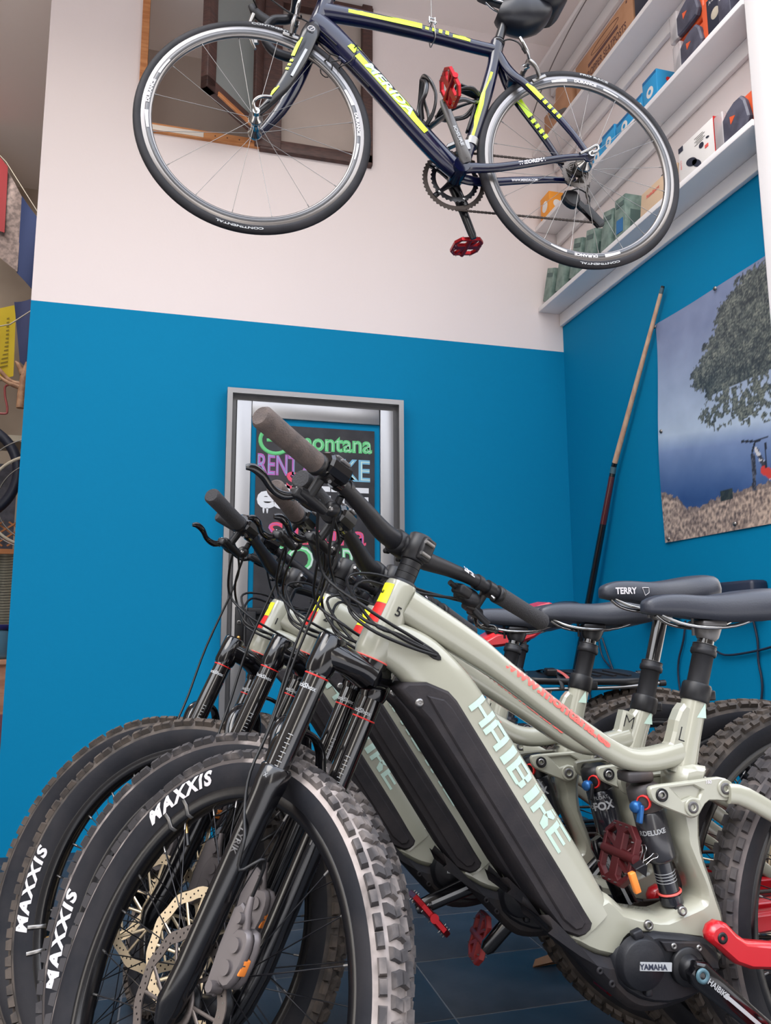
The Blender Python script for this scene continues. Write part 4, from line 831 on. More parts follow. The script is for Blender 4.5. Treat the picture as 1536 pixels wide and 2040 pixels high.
    mb.tube([(0, 0, 0.042), (0, 0, 0.044), (0, 0, 0.086), (0, 0, 0.089)], [0.018, 0.0205, 0.0205, 0.017], 24)
    mb.box((-0.021, 0, 0.065), (0.014, 0.026, 0.040), bev=0.004)
    mb.tube([(0.0, 0, 0.064), (0.02, 0, sw), (cx+0.004, 0, sw)], [(0.020, 0.019), (0.021, 0.018), (0.026, 0.020)], 18, side=(0, 1, 0), ex=3)
    mb.tube([(cx, -0.027, sw), (cx, -0.024, sw), (cx, 0.024, sw), (cx, 0.027, sw)], [0.0195, 0.022, 0.022, 0.0195], 24)
    for sy_ in (-0.017, 0.017):
        for sz in (-0.018, 0.018): mb.tube([(cx+0.012, sy_, sw+sz), (cx+0.021, sy_, sw+sz)], 0.0048, 10)
    stm = mb.build('stem', ['black_plastic'], root, S)
    mb = MB(); mb.tube([(-0.0285, -0.006, 0.075), (-0.0285, 0.016, 0.075)], 0.0035, 8); mb.tube([(-0.0285, -0.006, 0.055), (-0.0285, 0.016, 0.055)], 0.0035, 8); mb.build('stem_bolt', ['steel'], stm)
    def barp(s): return [(cx, 0, sw), (cx, s*0.035, sw), (cx-0.001, s*0.065, sw+0.002), (cx-0.006, s*0.12, sw+0.012), (cx-0.014, s*0.18, sw+0.0195), (cx-0.024, s*0.25, sw+0.021), (cx-0.0483, s*0.385, sw+0.0211)]
    mb = MB(); half = barp(1); full = [Vector(p) for p in barp(-1)[::-1]]+[Vector(p) for p in half[1:]]
    rr = [0.0112, 0.0112, 0.0115, 0.0135, 0.0168, 0.0172, 0.0172]; rr = rr+rr[::-1][1:]
    mb.tube(smooth(full, 4), srad(rr, 4), 18); bar = mb.build('handlebar', ['black_matte'], root, S)
    if dusty:
        mb = MB(); text(mb, 'THE', lambda x, y: Vector((cx-0.010+0.0155*cos(2.3+y/0.0155), -0.155-x, sw+0.016+0.0155*sin(2.3+y/0.0155))), 0.018, bold=0.0006); mb.build('bar_lettering', ['white_print'], bar)
    for s in (1, -1):
        P = Vector(barp(s)[-1]); Q = Vector(barp(s)[-2]); d = (P-Q).normalized(); g0 = P-d*0.132
        mb = MB(); mb.tube([g0, g0+d*0.004, g0+d*0.07, g0+d*0.128, g0+d*0.133], [0.0165, 0.0168, 0.0163, 0.0170, 0.0135], 24)
        gp = mb.build('grip', [grip if s > 0 else 'grip_dark'], root, S)
        mb = MB(); mb.tube([g0-d*0.010, g0-d*0.009, g0+d*0.0, g0+d*0.001], [0.0150, 0.0175, 0.0175, 0.0160], 22); mb.build('grip_collar', ['black_plastic'], gp)
        lv = put('brake_lever', None, root, S)
        c1 = g0-d*0.030; mb = MB(); mb.tube([c1-d*0.008, c1+d*0.008], 0.0155, 18); mb.tube([c1+Vector((0.006, 0, -0.010)), c1+Vector((0.014, 0, -0.040))], (0.008, 0.010), 10)
        e0 = c1+Vector((0.016, s*0.004, -0.044)); mb.tube([e0-Vector((0.006, s*0.040, 0.006)), e0-Vector((0.004, s*0.028, 0.004)), e0, e0+Vector((0.0, s*0.016, 0))], [0.0065, 0.0085, 0.010, 0.008], 14)
        mb.box(e0+Vector((0.004, s*0.008, -0.004)), (0.020, 0.030, 0.016), bev=0.004); mb.build('master_cylinder', ['black_plastic'], lv)
        mb = MB(); bl = smooth([e0+Vector((0.006, s*0.014, -0.006)), e0+Vector((0.010, s*0.030, -0.016)), e0+Vector((0.014, s*0.052, -0.016)), e0+Vector((0.010, s*0.078, -0.008)), e0+Vector((0.012, s*0.096, -0.006)), e0+Vector((0.017, s*0.105, -0.010))], 4)
        mb.tube(bl, srad([(0.006, 0.0045), (0.007, 0.004), (0.006, 0.0038), (0.007, 0.0038), (0.0065, 0.0038), (0.004, 0.003)], 4), 10, side=(0, 0, 1)); mb.build('lever_blade', ['black_gloss'], lv)
        mb = MB(); mb.tube([e0+Vector((0.010, s*0.014, -0.015)), e0+Vector((0.010, s*0.014, 0.006))], 0.0035, 8); mb.tube([c1+Vector((-0.012, 0, -0.012)), c1+Vector((-0.02, s*0.002, -0.016))], 0.003, 8); mb.build('lever_bolt', ['steel'], lv)
        # inboard controls: remote pod, shifter, bell
        c2 = g0-d*0.060; rm = put('control_pod', None, root, S)
        if s > 0:
            mb = MB(); mb.tube([c2-d*0.006, c2+d*0.006], 0.0145, 16); mb.prism(sm2([(c2.x-0.022, c2.z-0.004), (c2.x-0.026, c2.z+0.018), (c2.x-0.008, c2.z+0.030), (c2.x+0.016, c2.z+0.026), (c2.x+0.018, c2.z+0.004), (c2.x, c2.z-0.008)], 2), c2.y-0.004, c2.y+0.042, bev=0.004); mb.build('display_remote', ['black_gloss'], rm)
            mb = MB()
            for k, (bx, bz) in enumerate(((-0.018, 0.024), (-0.004, 0.030))): mb.box((c2.x+bx, c2.y+0.016, c2.z+bz), (0.012, 0.020, 0.006), bev=0.002)
            mb.build('remote_button', ['smoke_plastic'], rm)
            c3 = g0-d*0.085; mb = MB(); mb.tube([c3-d*0.005, c3+d*0.005], 0.0145, 16); mb.tube([c3+Vector((0.004, 0, -0.014)), c3+Vector((0.010, -0.004, -0.030))], 0.006, 10); mb.lathe([(0.0, 0.012), (0.010, 0.010), (0.013, 0.004), (0.013, -0.004), (0.009, -0.008)], c3+Vector((0.012, -0.002, -0.036)), (-0.5, 0.7, -0.3), 18); mb.build('seat_remote', ['black_plastic'], rm)
            mb = MB(); mb.lathe([(0.0, 0.0135), (0.004, 0.0135), (0.0045, 0.011)], c3+Vector((0.012, -0.002, -0.036)), (-0.5, 0.7, -0.3), 12); mb.build('remote_bolt', ['steel'], rm)
            mb = MB(); mb.tube(smooth([c3+Vector((0.012, 0.004, -0.040)), c3+Vector((0.020, 0.03, -0.050)), c3+Vector((0.014, 0.055, -0.052))], 3), (0.006, 0.003), 8, side=(0, 0, 1)); mb.build('thumb_lever', ['black_plastic'], rm)
        else:
            mb = MB(); mb.tube([c2-d*0.006, c2+d*0.006], 0.0145, 16); cc = c2+Vector((0.012, 0.0, -0.030)); mb.lathe([(0.0, 0.016), (0.014, 0.014), (0.024, 0.008), (0.027, 0.0), (0.024, -0.010), (0.0, -0.012)], cc, (-0.35, 0.25, 0.85), 24)
            mb.box(cc+Vector((-0.008, 0.028, 0.0)), (0.026, 0.034, 0.020), bev=0.005); mb.tube([cc+Vector((-0.004, 0.04, 0)), cc+Vector((-0.004, 0.062, 0.002))], 0.005, 10); mb.build('gear_shifter', ['black_matte'], rm)
            mb = MB(); mb.tube(smooth([cc+Vector((0, -0.01, -0.010)), cc+Vector((-0.016, -0.03, -0.022)), cc+Vector((-0.026, -0.055, -0.030))], 3), (0.007, 0.003), 8, side=(0, 0, 1)); mb.build('thumb_lever', ['black_plastic'], rm)
    # ---- cables from the controls to the frame
    SP = lambda u, y, w: S @ Vector((u, y, w))
    runs = [([SP(0.035, 0.20, 0.050), SP(0.060, 0.155, 0.005), SP(0.072, 0.10, -0.04), (0.545, 0.060, 0.930), (0.505, 0.055, 0.905), (0.465, 0.038, 0.885), (0.43, 0.030, 0.865)]),
            ([SP(0.030, 0.165, 0.045), SP(0.058, 0.12, -0.01), SP(0.070, 0.07, -0.045), (0.550, 0.050, 0.915), (0.51, 0.058, 0.895), (0.47, 0.041, 0.876), (0.425, 0.033, 0.858)]),
            ([SP(0.03, -0.20, 0.045), SP(0.075, -0.13, 0.03), SP(0.10, -0.03, 0.015), SP(0.10, 0.03, -0.02), (0.53, 0.055, 0.905), (0.48, 0.042, 0.885), (0.43, 0.033, 0.861)]),
            ([SP(0.03, -0.17, 0.04), SP(0.085, -0.09, 0.012), SP(0.095, 0.0, -0.01), (0.56, 0.02, 0.93), (0.535, 0.060, 0.895), (0.47, 0.046, 0.868), (0.42, 0.034, 0.853)])]
    for rn in runs:
        rn = [Vector(p)+(Vector((0, 0, dz*0.8)) if not isinstance(p, Vector) else Vector((0, 0, 0))) for p in rn]
        mb = MB(); mb.tube(smooth(rn, 5), 0.0027, 8); mb.build('cable', ['cable_black'], root)
    mb = MB(); mb.prism(sm2([(0.440, 0.872+dz*.8), (0.417, 0.858+dz*.8), (0.412, 0.846+dz*.8), (0.425, 0.848+dz*.8), (0.442, 0.862+dz*.8)], 2), 0.0295, 0.0355, bev=0.001); mb.build('cable_port', ['black_plastic'], root)
    # ---- drivetrain on the far side
    mb = MB(); ring = [((0.062+0.0025*(k % 2))*cos(2*pi*k/72), (0.062+0.0025*(k % 2))*sin(2*pi*k/72)) for k in range(72)]; mb.prism([(0.015+p, 0.36+q_) for p, q_ in ring], -0.064, -0.060, holes=[[(0.015+0.045*cos(2*pi*k/24), 0.36+0.045*sin(2*pi*k/24)) for k in range(24)]]); mb.build('chainring', ['chain'], root)
    mb = MB()
    for k, r_ in enumerate((0.048, 0.042, 0.036, 0.030, 0.024)): mb.lathe([(0.015, 0.001), (r_, 0.001), (r_, -0.001), (0.015, -0.001)], (-0.45, -0.034-k*0.006, rz), (0, 1, 0), 28, closed=True)
    mb.build('cassette', ['cassette'], root)
    mb = MB(); mb.tube([(0.015, -0.062, 0.422), (-0.45, -0.052, 0.418)], (0.0025, 0.004), 6, side=(0, 1, 0)); mb.tube([(0.01, -0.062, 0.298), (-0.42, -0.056, 0.27), (-0.46, -0.055, 0.32)], (0.0025, 0.004), 6, side=(0, 1, 0)); mb.build('chain', ['chain'], root)
    if rack:
        rk = put('luggage_rack', None, root, T(0, 0, 0.775) @ RX(-0.30) @ T(0, 0, -0.785))
        mb = MB(); mb.prism(sm2([(-0.125, -0.055), (-0.30, -0.076), (-0.42, -0.07), (-0.45, 0.0), (-0.42, 0.07), (-0.30, 0.076), (-0.125, 0.055), (-0.10, 0.0)], 2), 0.772, 0.790, bev=0.004, axis='z')
        for k in range(5): mb.box((-0.20-k*0.045, 0, 0.791), (0.016, 0.09, 0.006), Matrix.Rotation(0.5, 3, 'Z'), mi=1)
        mb.build('rack_plate', ['black_plastic', 'black_matte'], rk)
        for s in (1, -1): mb = MB(); mb.tube(smooth([(-0.10, s*0.05, 0.745), (-0.14, s*0.062, 0.760), (-0.35, s*0.072, 0.765), (-0.475, s*0.07, 0.775)], 4), 0.0055, 10); mb.tube([(-0.475, s*0.07, 0.775), (-0.492, s*0.07, 0.776)], 0.009, 10, mi=1); mb.tube([(-0.16, s*0.062, 0.762), (-0.14, s*0.065, 0.70), (-0.30, s*0.072, 0.50), (-0.44, s*0.075, 0.39)], 0.0055, 10); mb.build('rack_tube', ['steel', 'black_plastic'], rk)
        mb = MB()
        for k in range(2): mb.tube(smooth([(-0.16-k*0.025, -0.06, 0.788), (-0.17-k*0.025, 0.0, 0.803), (-0.185-k*0.025, 0.055, 0.792), (-0.19-k*0.025, 0.074, 0.765)], 4), (0.0015, 0.007), 8, side=(0, 0, 1), mi=k % 2)
        mb.box((-0.165, 0.045, 0.805), (0.03, 0.03, 0.02), bev=0.004); mb.build('strap', ['black_plastic', 'strap_red'], rk)
    return root

G_ = 'grey electric mountain bikes parked side by side'
ebike('electric_bike', (0.8293, 1.2236, 3.136, 0.0154, -1.024), 'grey electric mountain bike nearest the camera, motor and brown grip in full view', G_, dusty=True, number='5', crank=-140, letters=(68, -105), valve=64, dirty_rotor=True, grip='grip_rubber', rear_dust=2, sadv=(0.065, 0.076, 1.0))
ebike('electric_bike', (0.844, 1.39, 3.107, 0.048, -0.729), 'grey electric mountain bike second from the camera, with the raised lettered saddle', G_, dz=-0.036, dusty=True, number='4', size='M', crank=64, letters=(3, -150), valve=-35, saddle_up=0.075, word='TERRY', shock='fox', grip='grip_dark', sadv=(0.078, 0.078, 0.88), ped=(1.25, 0.9), pm=('red_maroon', 'red_anod'))
ebike('electric_bike', (0.781, 1.5172, 3.0022, 0.0917, -0.502), 'grey electric mountain bike third from the camera, numbered 2 on its head tube', G_, number='2', crank=136, letters=(7, 140), valve=-10, shock='fox', grip='grip_rubber', ped=(0.5, 1.25), pm=('red_maroon', 'red_dull'))
ebike('electric_bike', (0.7026, 1.6998, 3.0432, 0.1433, -0.6202), 'grey electric mountain bike fourth from the camera, in front of the black one', G_, number='1', crank=-18, letters=(200,), ped=(-0.85, 0.6))
ebike('touring_bike', (0.85, 1.97, 3.02, 0.16, -1.2), 'black touring bike with a red and black saddle and luggage rack, farthest back', None, paint='paint_black', prints=False, rack=True, red_saddle=True, crank=60, stay='black_gloss', number='', sadv=(0.05, 0.060, 1.0))
# ------------------------------------------------------------------ road bike hung high on a steel cable
def road_bike():
    root = thing('road_bike', 'dark blue road bike with lime stripes hanging in the air from a steel cable', 'bicycle', T(0.7587, 2.01, 2.2355) @ RZ(3.0768) @ RX(0.0274) @ RY(-0.0108))
    fr = put('frame', None, root)
    def part(nm, path, rad, m='navy_paint', n=18, ex=2.0, k=4, parent=fr):
        mb = MB(); mb.tube(smooth(path, k), srad(rad, k), n, side=(0, 1, 0), ex=ex); return mb.build(nm, [m], parent)
    Ht, Hb = Vector((0.386, 0, 0.53)), Vector((0.424, 0, 0.415)); a = (Ht-Hb).normalized()
    mb = MB(); mb.tube([Hb-a*0.004, Hb+a*0.01, Hb.lerp(Ht, 0.5), Ht-a*0.01, Ht], [0.021, 0.023, 0.0215, 0.023, 0.021], 24); mb.build('head_tube', ['navy_paint'], fr)
    tt = part('top_tube', [(0.40, 0, 0.478), (0.36, 0, 0.476), (0.25, 0, 0.472), (0.08, 0, 0.458), (-0.06, 0, 0.441), (-0.142, 0, 0.434)], [(0.021, 0.029), (0.022, 0.026), (0.021, 0.023), (0.0195, 0.021), (0.018, 0.019), (0.018, 0.019)], ex=2.3)
    dt = part('down_tube', [(0.425, 0, 0.44), (0.385, 0, 0.408), (0.33, 0, 0.357), (0.239, 0, 0.262), (0.12, 0, 0.132), (0.04, 0, 0.05), (-0.008, 0, 0.008)], [(0.023, 0.034), (0.026, 0.037), (0.027, 0.036), (0.027, 0.033), (0.026, 0.031), (0.026, 0.030), (0.024, 0.028)], ex=2.3)
    stp = part('seat_tube', [(-0.145, 0, 0.468), (-0.142, 0, 0.445), (-0.13, 0, 0.38), (-0.103, 0, 0.275), (-0.065, 0, 0.145), (-0.03, 0, 0.035), (-0.02, 0, 0.015)], [(0.019, 0.020), (0.0195, 0.022), (0.018, 0.019), (0.019, 0.021), (0.018, 0.018), (0.018, 0.018), (0.018, 0.018)])
    mb = MB(); mb.tube([(-0.014, -0.036, 0.008), (-0.014, 0.036, 0.008)], 0.024, 24); mb.build('bottom_bracket', ['navy_paint'], fr)
    for s in (1, -1):
        part('chain_stay', [(-0.016, s*0.018, 0.004), (-0.05, s*0.030, 0.004), (-0.11, s*0.036, 0.008), (-0.22, s*0.044, 0.033), (-0.33, s*0.056, 0.058), (-0.398, s*0.062, 0.068)], [(0.010, 0.018), (0.009, 0.0165), (0.009, 0.014), (0.009, 0.0125), (0.0085, 0.0105), (0.006, 0.010)])
        part('seat_stay', [(-0.146, s*0.008, 0.420), (-0.165, s*0.014, 0.378), (-0.188, s*0.026, 0.337), (-0.222, s*0.038, 0.300), (-0.30, s*0.050, 0.212), (-0.36, s*0.058, 0.135), (-0.398, s*0.062, 0.078)], [(0.010, 0.014), (0.010, 0.015), (0.010, 0.0145), (0.009, 0.014), (0.0085, 0.012), (0.008, 0.0105), (0.006, 0.010)])
        mb = MB(); mb.prism(sm2([(-0.388, 0.085), (-0.405, 0.092), (-0.418, 0.08), (-0.417, 0.058), (-0.402, 0.05), (-0.385, 0.057)], 2), *((0.059, 0.066) if s > 0 else (-0.066, -0.059)), bev=0.001); mb.build('dropout', ['navy_paint'], fr)
    mb = MB(); mb.box((-0.19, 0, 0.335), (0.03, 0.06, 0.02), Matrix.Rotation(-0.8, 3, 'Y'), bev=0.005); mb.build('stay_bridge', ['navy_paint'], fr)
    # stripes and lettering
    def band(host, A, B, off0, off1, hw, r, m='lime_print', nm='lime_stripe', taper=(1, 1)):
        A, B = Vector(A), Vector(B); d = (B-A); L_ = d.length; d.normalize(); up_ = Vector((-d.z, 0, d.x)); up_ = up_ if up_.z > 0 else -up_
        mb = MB(); n = 6; vs = []
        for i in range(n+1):
            t = i/n; k = taper[0]+(1-taper[0])*min(1, t*3) if t < 0.34 else (taper[1]+(1-taper[1])*min(1, (1-t)*3) if t > 0.66 else 1)
            for q in (off0*1.0, (off0+off1)/2, off0+(off1-off0)*k if off1 > off0 else off1):
                v = max(-0.97, min(0.97, q/hw)); p = A+d*(L_*t)+up_*q; p.y = A.y+(B.y-A.y)*t+r*math.sqrt(1-v*v)+0.0012; vs.append(p)
        fs = [(i*3+k, i*3+k+1, i*3+k+4, i*3+k+3) for i in range(n) for k in range(2)]
        mb.add(vs, fs, 0, False); mb.build(nm, [m], host)
    band(tt, (0.325, 0, 0.476), (0.10, 0, 0.4605), -0.006, 0.018, 0.0235, 0.0212, taper=(0.2, 1))
    for k in range(4): x = 0.09-k*0.021; band(tt, (x, 0, 0.459-k*0.0022), (x-0.011, 0, 0.4575-k*0.0022), -0.003, 0.0155, 0.021, 0.0195)
    band(tt, (0.003, 0, 0.449), (-0.052, 0, 0.442), -0.004, 0.0145, 0.0195, 0.0185, taper=(1, 0.15))
    band(dt, (0.325, 0, 0.352), (0.306, 0, 0.332), -0.004, 0.030, 0.0365, 0.0275, taper=(0.2, 1)); band(dt, (0.300, 0, 0.326), (0.092, 0, 0.104), -0.008, 0.026, 0.0325, 0.0272, taper=(1, 0.1))
    mb = MB(); A = Vector((0.205, 0, 0.226)); d = Vector((-0.685, 0, -0.729)); up_ = Vector((-0.729, 0, 0.685))
    def mf(x, y): q = 0.0055+y; v = min(0.97, abs(q)/0.032); p = A+d*x+up_*q; p.y = 0.0268*math.sqrt(1-v*v)+0.0022; return p
    text(mb, 'MERIDA', mf, 0.036, 0, 0.20, bold=0.0012, shear=0.15, cuts=7); mb.build('frame_lettering', ['mint_print'], dt)
    band(stp, (-0.121, 0, 0.345), (-0.052, 0, 0.105), -0.002, 0.0135, 0.019, 0.0175, taper=(0.1, 0.1))
    band(fr, (-0.221, 0.040, 0.299), (-0.265, 0.046, 0.249), -0.009, 0.007, 0.0135, 0.009, taper=(0.4, 1))
    for k in range(4): x = -0.270-k*0.0135; z = 0.243-k*0.0152; band(fr, (x, 0.047+k*0.0015, z), (x-0.008, 0.048+k*0.0015, z-0.009), -0.008, 0.005, 0.012, 0.0088)
    band(fr, (-0.222, -0.028, 0.299), (-0.262, -0.034, 0.252), -0.011, 0.009, 0.0135, 0.002); 
    for k in range(4): x = -0.268-k*0.0135; z = 0.245-k*0.0152; band(fr, (x, -0.036-k*0.0015, z), (x-0.008, -0.037-k*0.0015, z-0.009), -0.010, 0.007, 0.012, 0.002)
    mb = MB(); text(mb, 'THEOREMA', lambda x, y: Vector((-0.225-x*0.98, 0.0535+(x)*0.09, 0.0345+x*0.24+y)), 0.016, 0, 0.085, bold=0.0006)
    mb.build('stay_lettering', ['white_print'], fr); mb = MB(); text(mb, 'WWW.MERIDA.COM', lambda x, y: Vector((-0.235-x*0.98, -0.0335-(x)*0.09, 0.030+x*0.2+y)), 0.011, 0, 0.09, bold=0.0003); mb.build('stay_lettering', ['white_print'], fr)
    # fork
    fk = put('fork', None, root)
    mb = MB(); mb.tube([(0.416, 0, 0.424), (0.424, 0, 0.405), (0.43, 0, 0.388)], [(0.022, 0.023), (0.026, 0.026), (0.030, 0.026)], 20, side=(0, 1, 0)); mb.build('fork_crown', ['carbon'], fk)
    for s in (1, -1):
        mb = MB(); mb.tube(smooth([(0.430, s*0.024, 0.396), (0.440, s*0.038, 0.360), (0.458, s*0.044, 0.300), (0.483, s*0.048, 0.232), (0.515, s*0.050, 0.165), (0.555, s*0.050, 0.105), (0.585, s*0.050, 0.070)], 4), srad([(0.014, 0.024), (0.012, 0.026), (0.011, 0.024), (0.010, 0.0215), (0.009, 0.018), (0.008, 0.012), (0.006, 0.009)], 4), 16, side=(0, 1, 0)); bl = mb.build('fork_blade', ['carbon' if s > 0 else 'navy_paint'], fk)
        if s > 0:
            band(bl, (0.452, 0.043, 0.296), (0.492, 0.048, 0.199), -0.006, 0.0015, 0.024, 0.0115, m='silver_print', nm='white_label')
            band(bl, (0.452, 0.042, 0.330), (0.475, 0.046, 0.262), 0.009, 0.019, 0.0245, 0.0112, taper=(0.2, 1), nm='lime_stripe')
            for k in range(3): band(bl, (0.479+k*0.006, 0.047, 0.250-k*0.014), (0.482+k*0.006, 0.0475, 0.242-k*0.014), 0.007, 0.016, 0.022, 0.0105)
            band(bl, (0.523, 0.050, 0.160), (0.545, 0.050, 0.126), 0.0, 0.008, 0.016, 0.009, taper=(0.1, 0.3))
            mb = MB(); pts = [(0.437+0.010*cos(t), 0.053, 0.367+0.008*sin(t)) for t in [2*pi*k/16 for k in range(16)]]; mb.tube(pts, 0.0012, 4, closed=True); mb.tube([(0.430, 0.0525, 0.372), (0.441, 0.053, 0.362)], 0.0012, 4); mb.build('fork_emblem', ['white_print'], bl)
    # wheels
    def road_rim():
        mb = MB(); prof = [(0.284, 0.006), (0.288, 0.0075), (0.311, 0.0095), (0.3125, 0.008), (0.3125, -0.008), (0.311, -0.0095), (0.288, -0.0075), (0.284, -0.006), (0.2825, 0)]; mb.lathe(prof, n=96, closed=True)
        for s in (1, -1): mb.lathe([(0.2885, 0.0083*s), (0.301, 0.0094*s), (0.301, 0.0090*s), (0.2885, 0.0076*s)], n=96, mi=1, closed=True)
        return mb.mesh('wheel_rim', ['rim_silver', 'aluminium_dark'])
    def road_tyre():
        mb = MB(); mb.lathe([(0.310, 0.0085), (0.314, 0.0108), (0.320, 0.0118), (0.327, 0.0098), (0.332, 0.0058), (0.334, 0.0), (0.332, -0.0058), (0.327, -0.0098), (0.320, -0.0118), (0.314, -0.0108), (0.310, -0.0085)], n=110); return mb.mesh('tyre', ['road_rubber'])
    def rwheel(nm, O, n, tw):
        w = put(nm, cached('rrim', road_rim), root, T(*O)); put('tyre', cached('rtyre', road_tyre), w)
        for k in range(n):
            s = 1 if k % 2 else -1
            put('spoke', cached(('rsp', s, nm), lambda: spoke(s, 1, 0.286, 0.018, 0.030, 0.0008, 0.0 if n == 16 else 0.4*s, 'steel', 'steel')), w, RY(2*pi*(k+0.5)/n))
        for a0, txt in tw:
            def fn(x, y, a0=a0): r = 0.2955+y; th = RAD(a0)+x/0.2955; return Vector((r*cos(th), 0.0101, r*sin(th)))
            mb = MB(); text(mb, txt, fn, 0.012, 0, 0.075, bold=0.0006); mb.build('rim_lettering', ['white_print'], w)
            for q in (-0.30, 0.30):
                vs = []
                for i in range(7):
                    t0 = RAD(a0)+q-0.09+0.03*i; r1 = 0.298-0.0005*i*(1 if q > 0 else -1); vs += [(0.291*cos(t0), 0.0099, 0.291*sin(t0)), (r1*cos(t0), 0.0100, r1*sin(t0))]
                mb = MB(); mb.add(vs, [(2*i, 2*i+2, 2*i+3, 2*i+1) for i in range(6)], 0, False); mb.build('rim_stripe', ['white_print'], w)
        for a0, txt in ((98, 'CONTINENTAL'), (-84, 'CONTINENTAL')) if n == 16 else ((100, 'PRO RACE'), (-98, 'CONTINENTAL')):
            def fn(x, y, a0=a0): r = 0.3215+y; th = RAD(a0)+x/0.3215; return Vector((r*cos(th), 0.0122-abs(y)*0.2, r*sin(th)))
            mb = MB(); text(mb, txt, fn, 0.0085, 0, 0.012*len(txt), bold=0.0003); mb.build('tyre_lettering', ['silver_print'], w)
        return w
    fw = rwheel('front_wheel', (0.585, 0, 0.07), 16, ((12, 'DURANCE'), (172, 'DURANCE')))
    mb = MB(); mb.lathe([(0, 0.052), (0.010, 0.052), (0.011, 0.040), (0.020, 0.036), (0.020, 0.028), (0.013, 0.020), (0.012, -0.020), (0.020, -0.028), (0.020, -0.036), (0.011, -0.040), (0.010, -0.052), (0, -0.052)], n=24); mb.build('hub', ['chrome'], fw)
    mb = MB(); mb.tube([(0, 0.052, 0), (0, 0.066, 0)], 0.010, 16); mb.tube(smooth([(0, 0.066, -0.004), (0.008, 0.072, 0.018), (-0.010, 0.075, 0.036), (-0.040, 0.070, 0.044)], 4), (0.0065, 0.004), 10, side=(0, 1, 0)); mb.build('quick_release', ['chrome'], fw)
    rw = rwheel('rear_wheel', (-0.405, 0, 0.07), 20, ((95, 'DURANCE'), (-90, 'DURANCE')))
    mb = MB(); mb.lathe([(0, 0.056), (0.010, 0.056), (0.011, 0.042), (0.026, 0.030), (0.028, 0.022), (0.018, 0.010), (0.014, -0.01), (0.020, -0.018), (0, -0.02)], n=28); mb.build('hub', ['chrome'], rw)
    mb = MB(); mb.tube([(0, 0.066, 0), (0, 0.078, 0)], 0.010, 16); mb.tube(smooth([(0, 0.080, 0.0), (-0.018, 0.082, 0.008), (-0.012, 0.084, 0.022), (0.016, 0.082, 0.004), (0.040, 0.080, -0.010)], 4), (0.006, 0.004), 10, side=(0, 1, 0)); mb.build('quick_release', ['chrome'], rw)
    cas = put('cassette', None, root)
    for k, r_ in enumerate((0.050, 0.0455, 0.041, 0.037, 0.033, 0.029, 0.026)):
        N_ = int(r_*2*pi/0.0125); pr = []
        for i in range(N_*2): q_ = 2*pi*i/(N_*2); rr_ = r_+(0.0022 if i % 2 else -0.0022); pr.append((-0.405+rr_*cos(q_), 0.07+rr_*sin(q_)))
        hl = [[(-0.405+(r_-0.012)*cos(2*pi*i/20), 0.07+(r_-0.012)*sin(2*pi*i/20)) for i in range(20)]]
        mb = MB(); mb.prism(pr, -0.025-k*0.0038, -0.0235-k*0.0038, holes=hl)
        for i in range(5): q_ = 2*pi*i/5; mb.tube([(-0.405+0.012*cos(q_), -0.024-k*0.0038, 0.07+0.012*sin(q_)), (-0.405+(r_-0.01)*cos(q_+0.3), -0.024-k*0.0038, 0.07+(r_-0.01)*sin(q_+0.3))], 0.0018, 5)
        mb.build('sprocket', ['cassette'], cas)
    # drivetrain
    mb = MB(); N_ = 52; 
    def ringm(R_, N_, y, inner, holes5=True):
        pr = []
        for i in range(N_*2): q_ = 2*pi*i/(N_*2); rr_ = R_+(0.0025 if i % 2 else -0.0020); pr.append((rr_*cos(q_), rr_*sin(q_)))
        mb = MB(); mb.prism(pr, y, y+0.002, holes=[[(inner*cos(2*pi*i/40), inner*sin(2*pi*i/40)) for i in range(40)]]); return mb
    cr_ = put('crankset', None, root, T(-0.014, 0, 0.008))
    ringm(0.098, 48, -0.049, 0.084).build('chainring', ['chain'], cr_); ringm(0.074, 34, -0.042, 0.060).build('chainring', ['carbon'], cr_)
    mb = MB()
    for k in range(5):
        q_ = 2*pi*k/5+0.5; mb.tube([(0.012*cos(q_), -0.050, 0.012*sin(q_)), (0.05*cos(q_), -0.047, 0.05*sin(q_)), (0.086*cos(q_), -0.047, 0.086*sin(q_))], [(0.004, 0.012), (0.003, 0.007), (0.003, 0.009)], 10, side=(0, 1, 0))
    mb.lathe([(0, -0.053), (0.02, -0.053), (0.024, -0.047), (0.024, -0.040)], n=24); mb.build('spider', ['carbon'], cr_)
    mb = MB()
    for k in range(5): q_ = 2*pi*k/5+0.5; mb.lathe([(0.0, 0.003), (0.005, 0.002), (0.005, 0)], (0.066*cos(q_), -0.042, 0.066*sin(q_)), (0, 1, 0), 10)
    mb.build('chainring_bolt', ['chrome'], cr_)
    for s, ang in ((1, 67.5), (-1, 247.5)):
        A_ = RAD(ang); d = Vector((cos(A_), 0, sin(A_))); mb = MB(); mb.tube([d*-0.014+Vector((0, s*0.062, 0)), Vector((0, s*0.066, 0)), d*0.05+Vector((0, s*0.070, 0)), d*0.165+Vector((0, s*0.078, 0)), d*0.180+Vector((0, s*0.078, 0))], [(0.008, 0.014), (0.010, 0.019), (0.008, 0.0145), (0.008, 0.0125), (0.006, 0.009)], 14, side=(0, 1, 0), ex=2.6)
        c_ = mb.build('crank_arm', ['smoke_plastic' if s > 0 else 'carbon'], cr_)
        put('pedal', cached(('pedal', 'red_anod'), lambda: pedal_mesh('red_anod')), root, T(-0.014+0.17*cos(A_), s*0.142, 0.008+0.17*sin(A_)) @ RY({1: -1.13, -1: 0.12}[s]) @ RX(pi if s > 0 else 0) @ Matrix.Scale(0.93, 4))
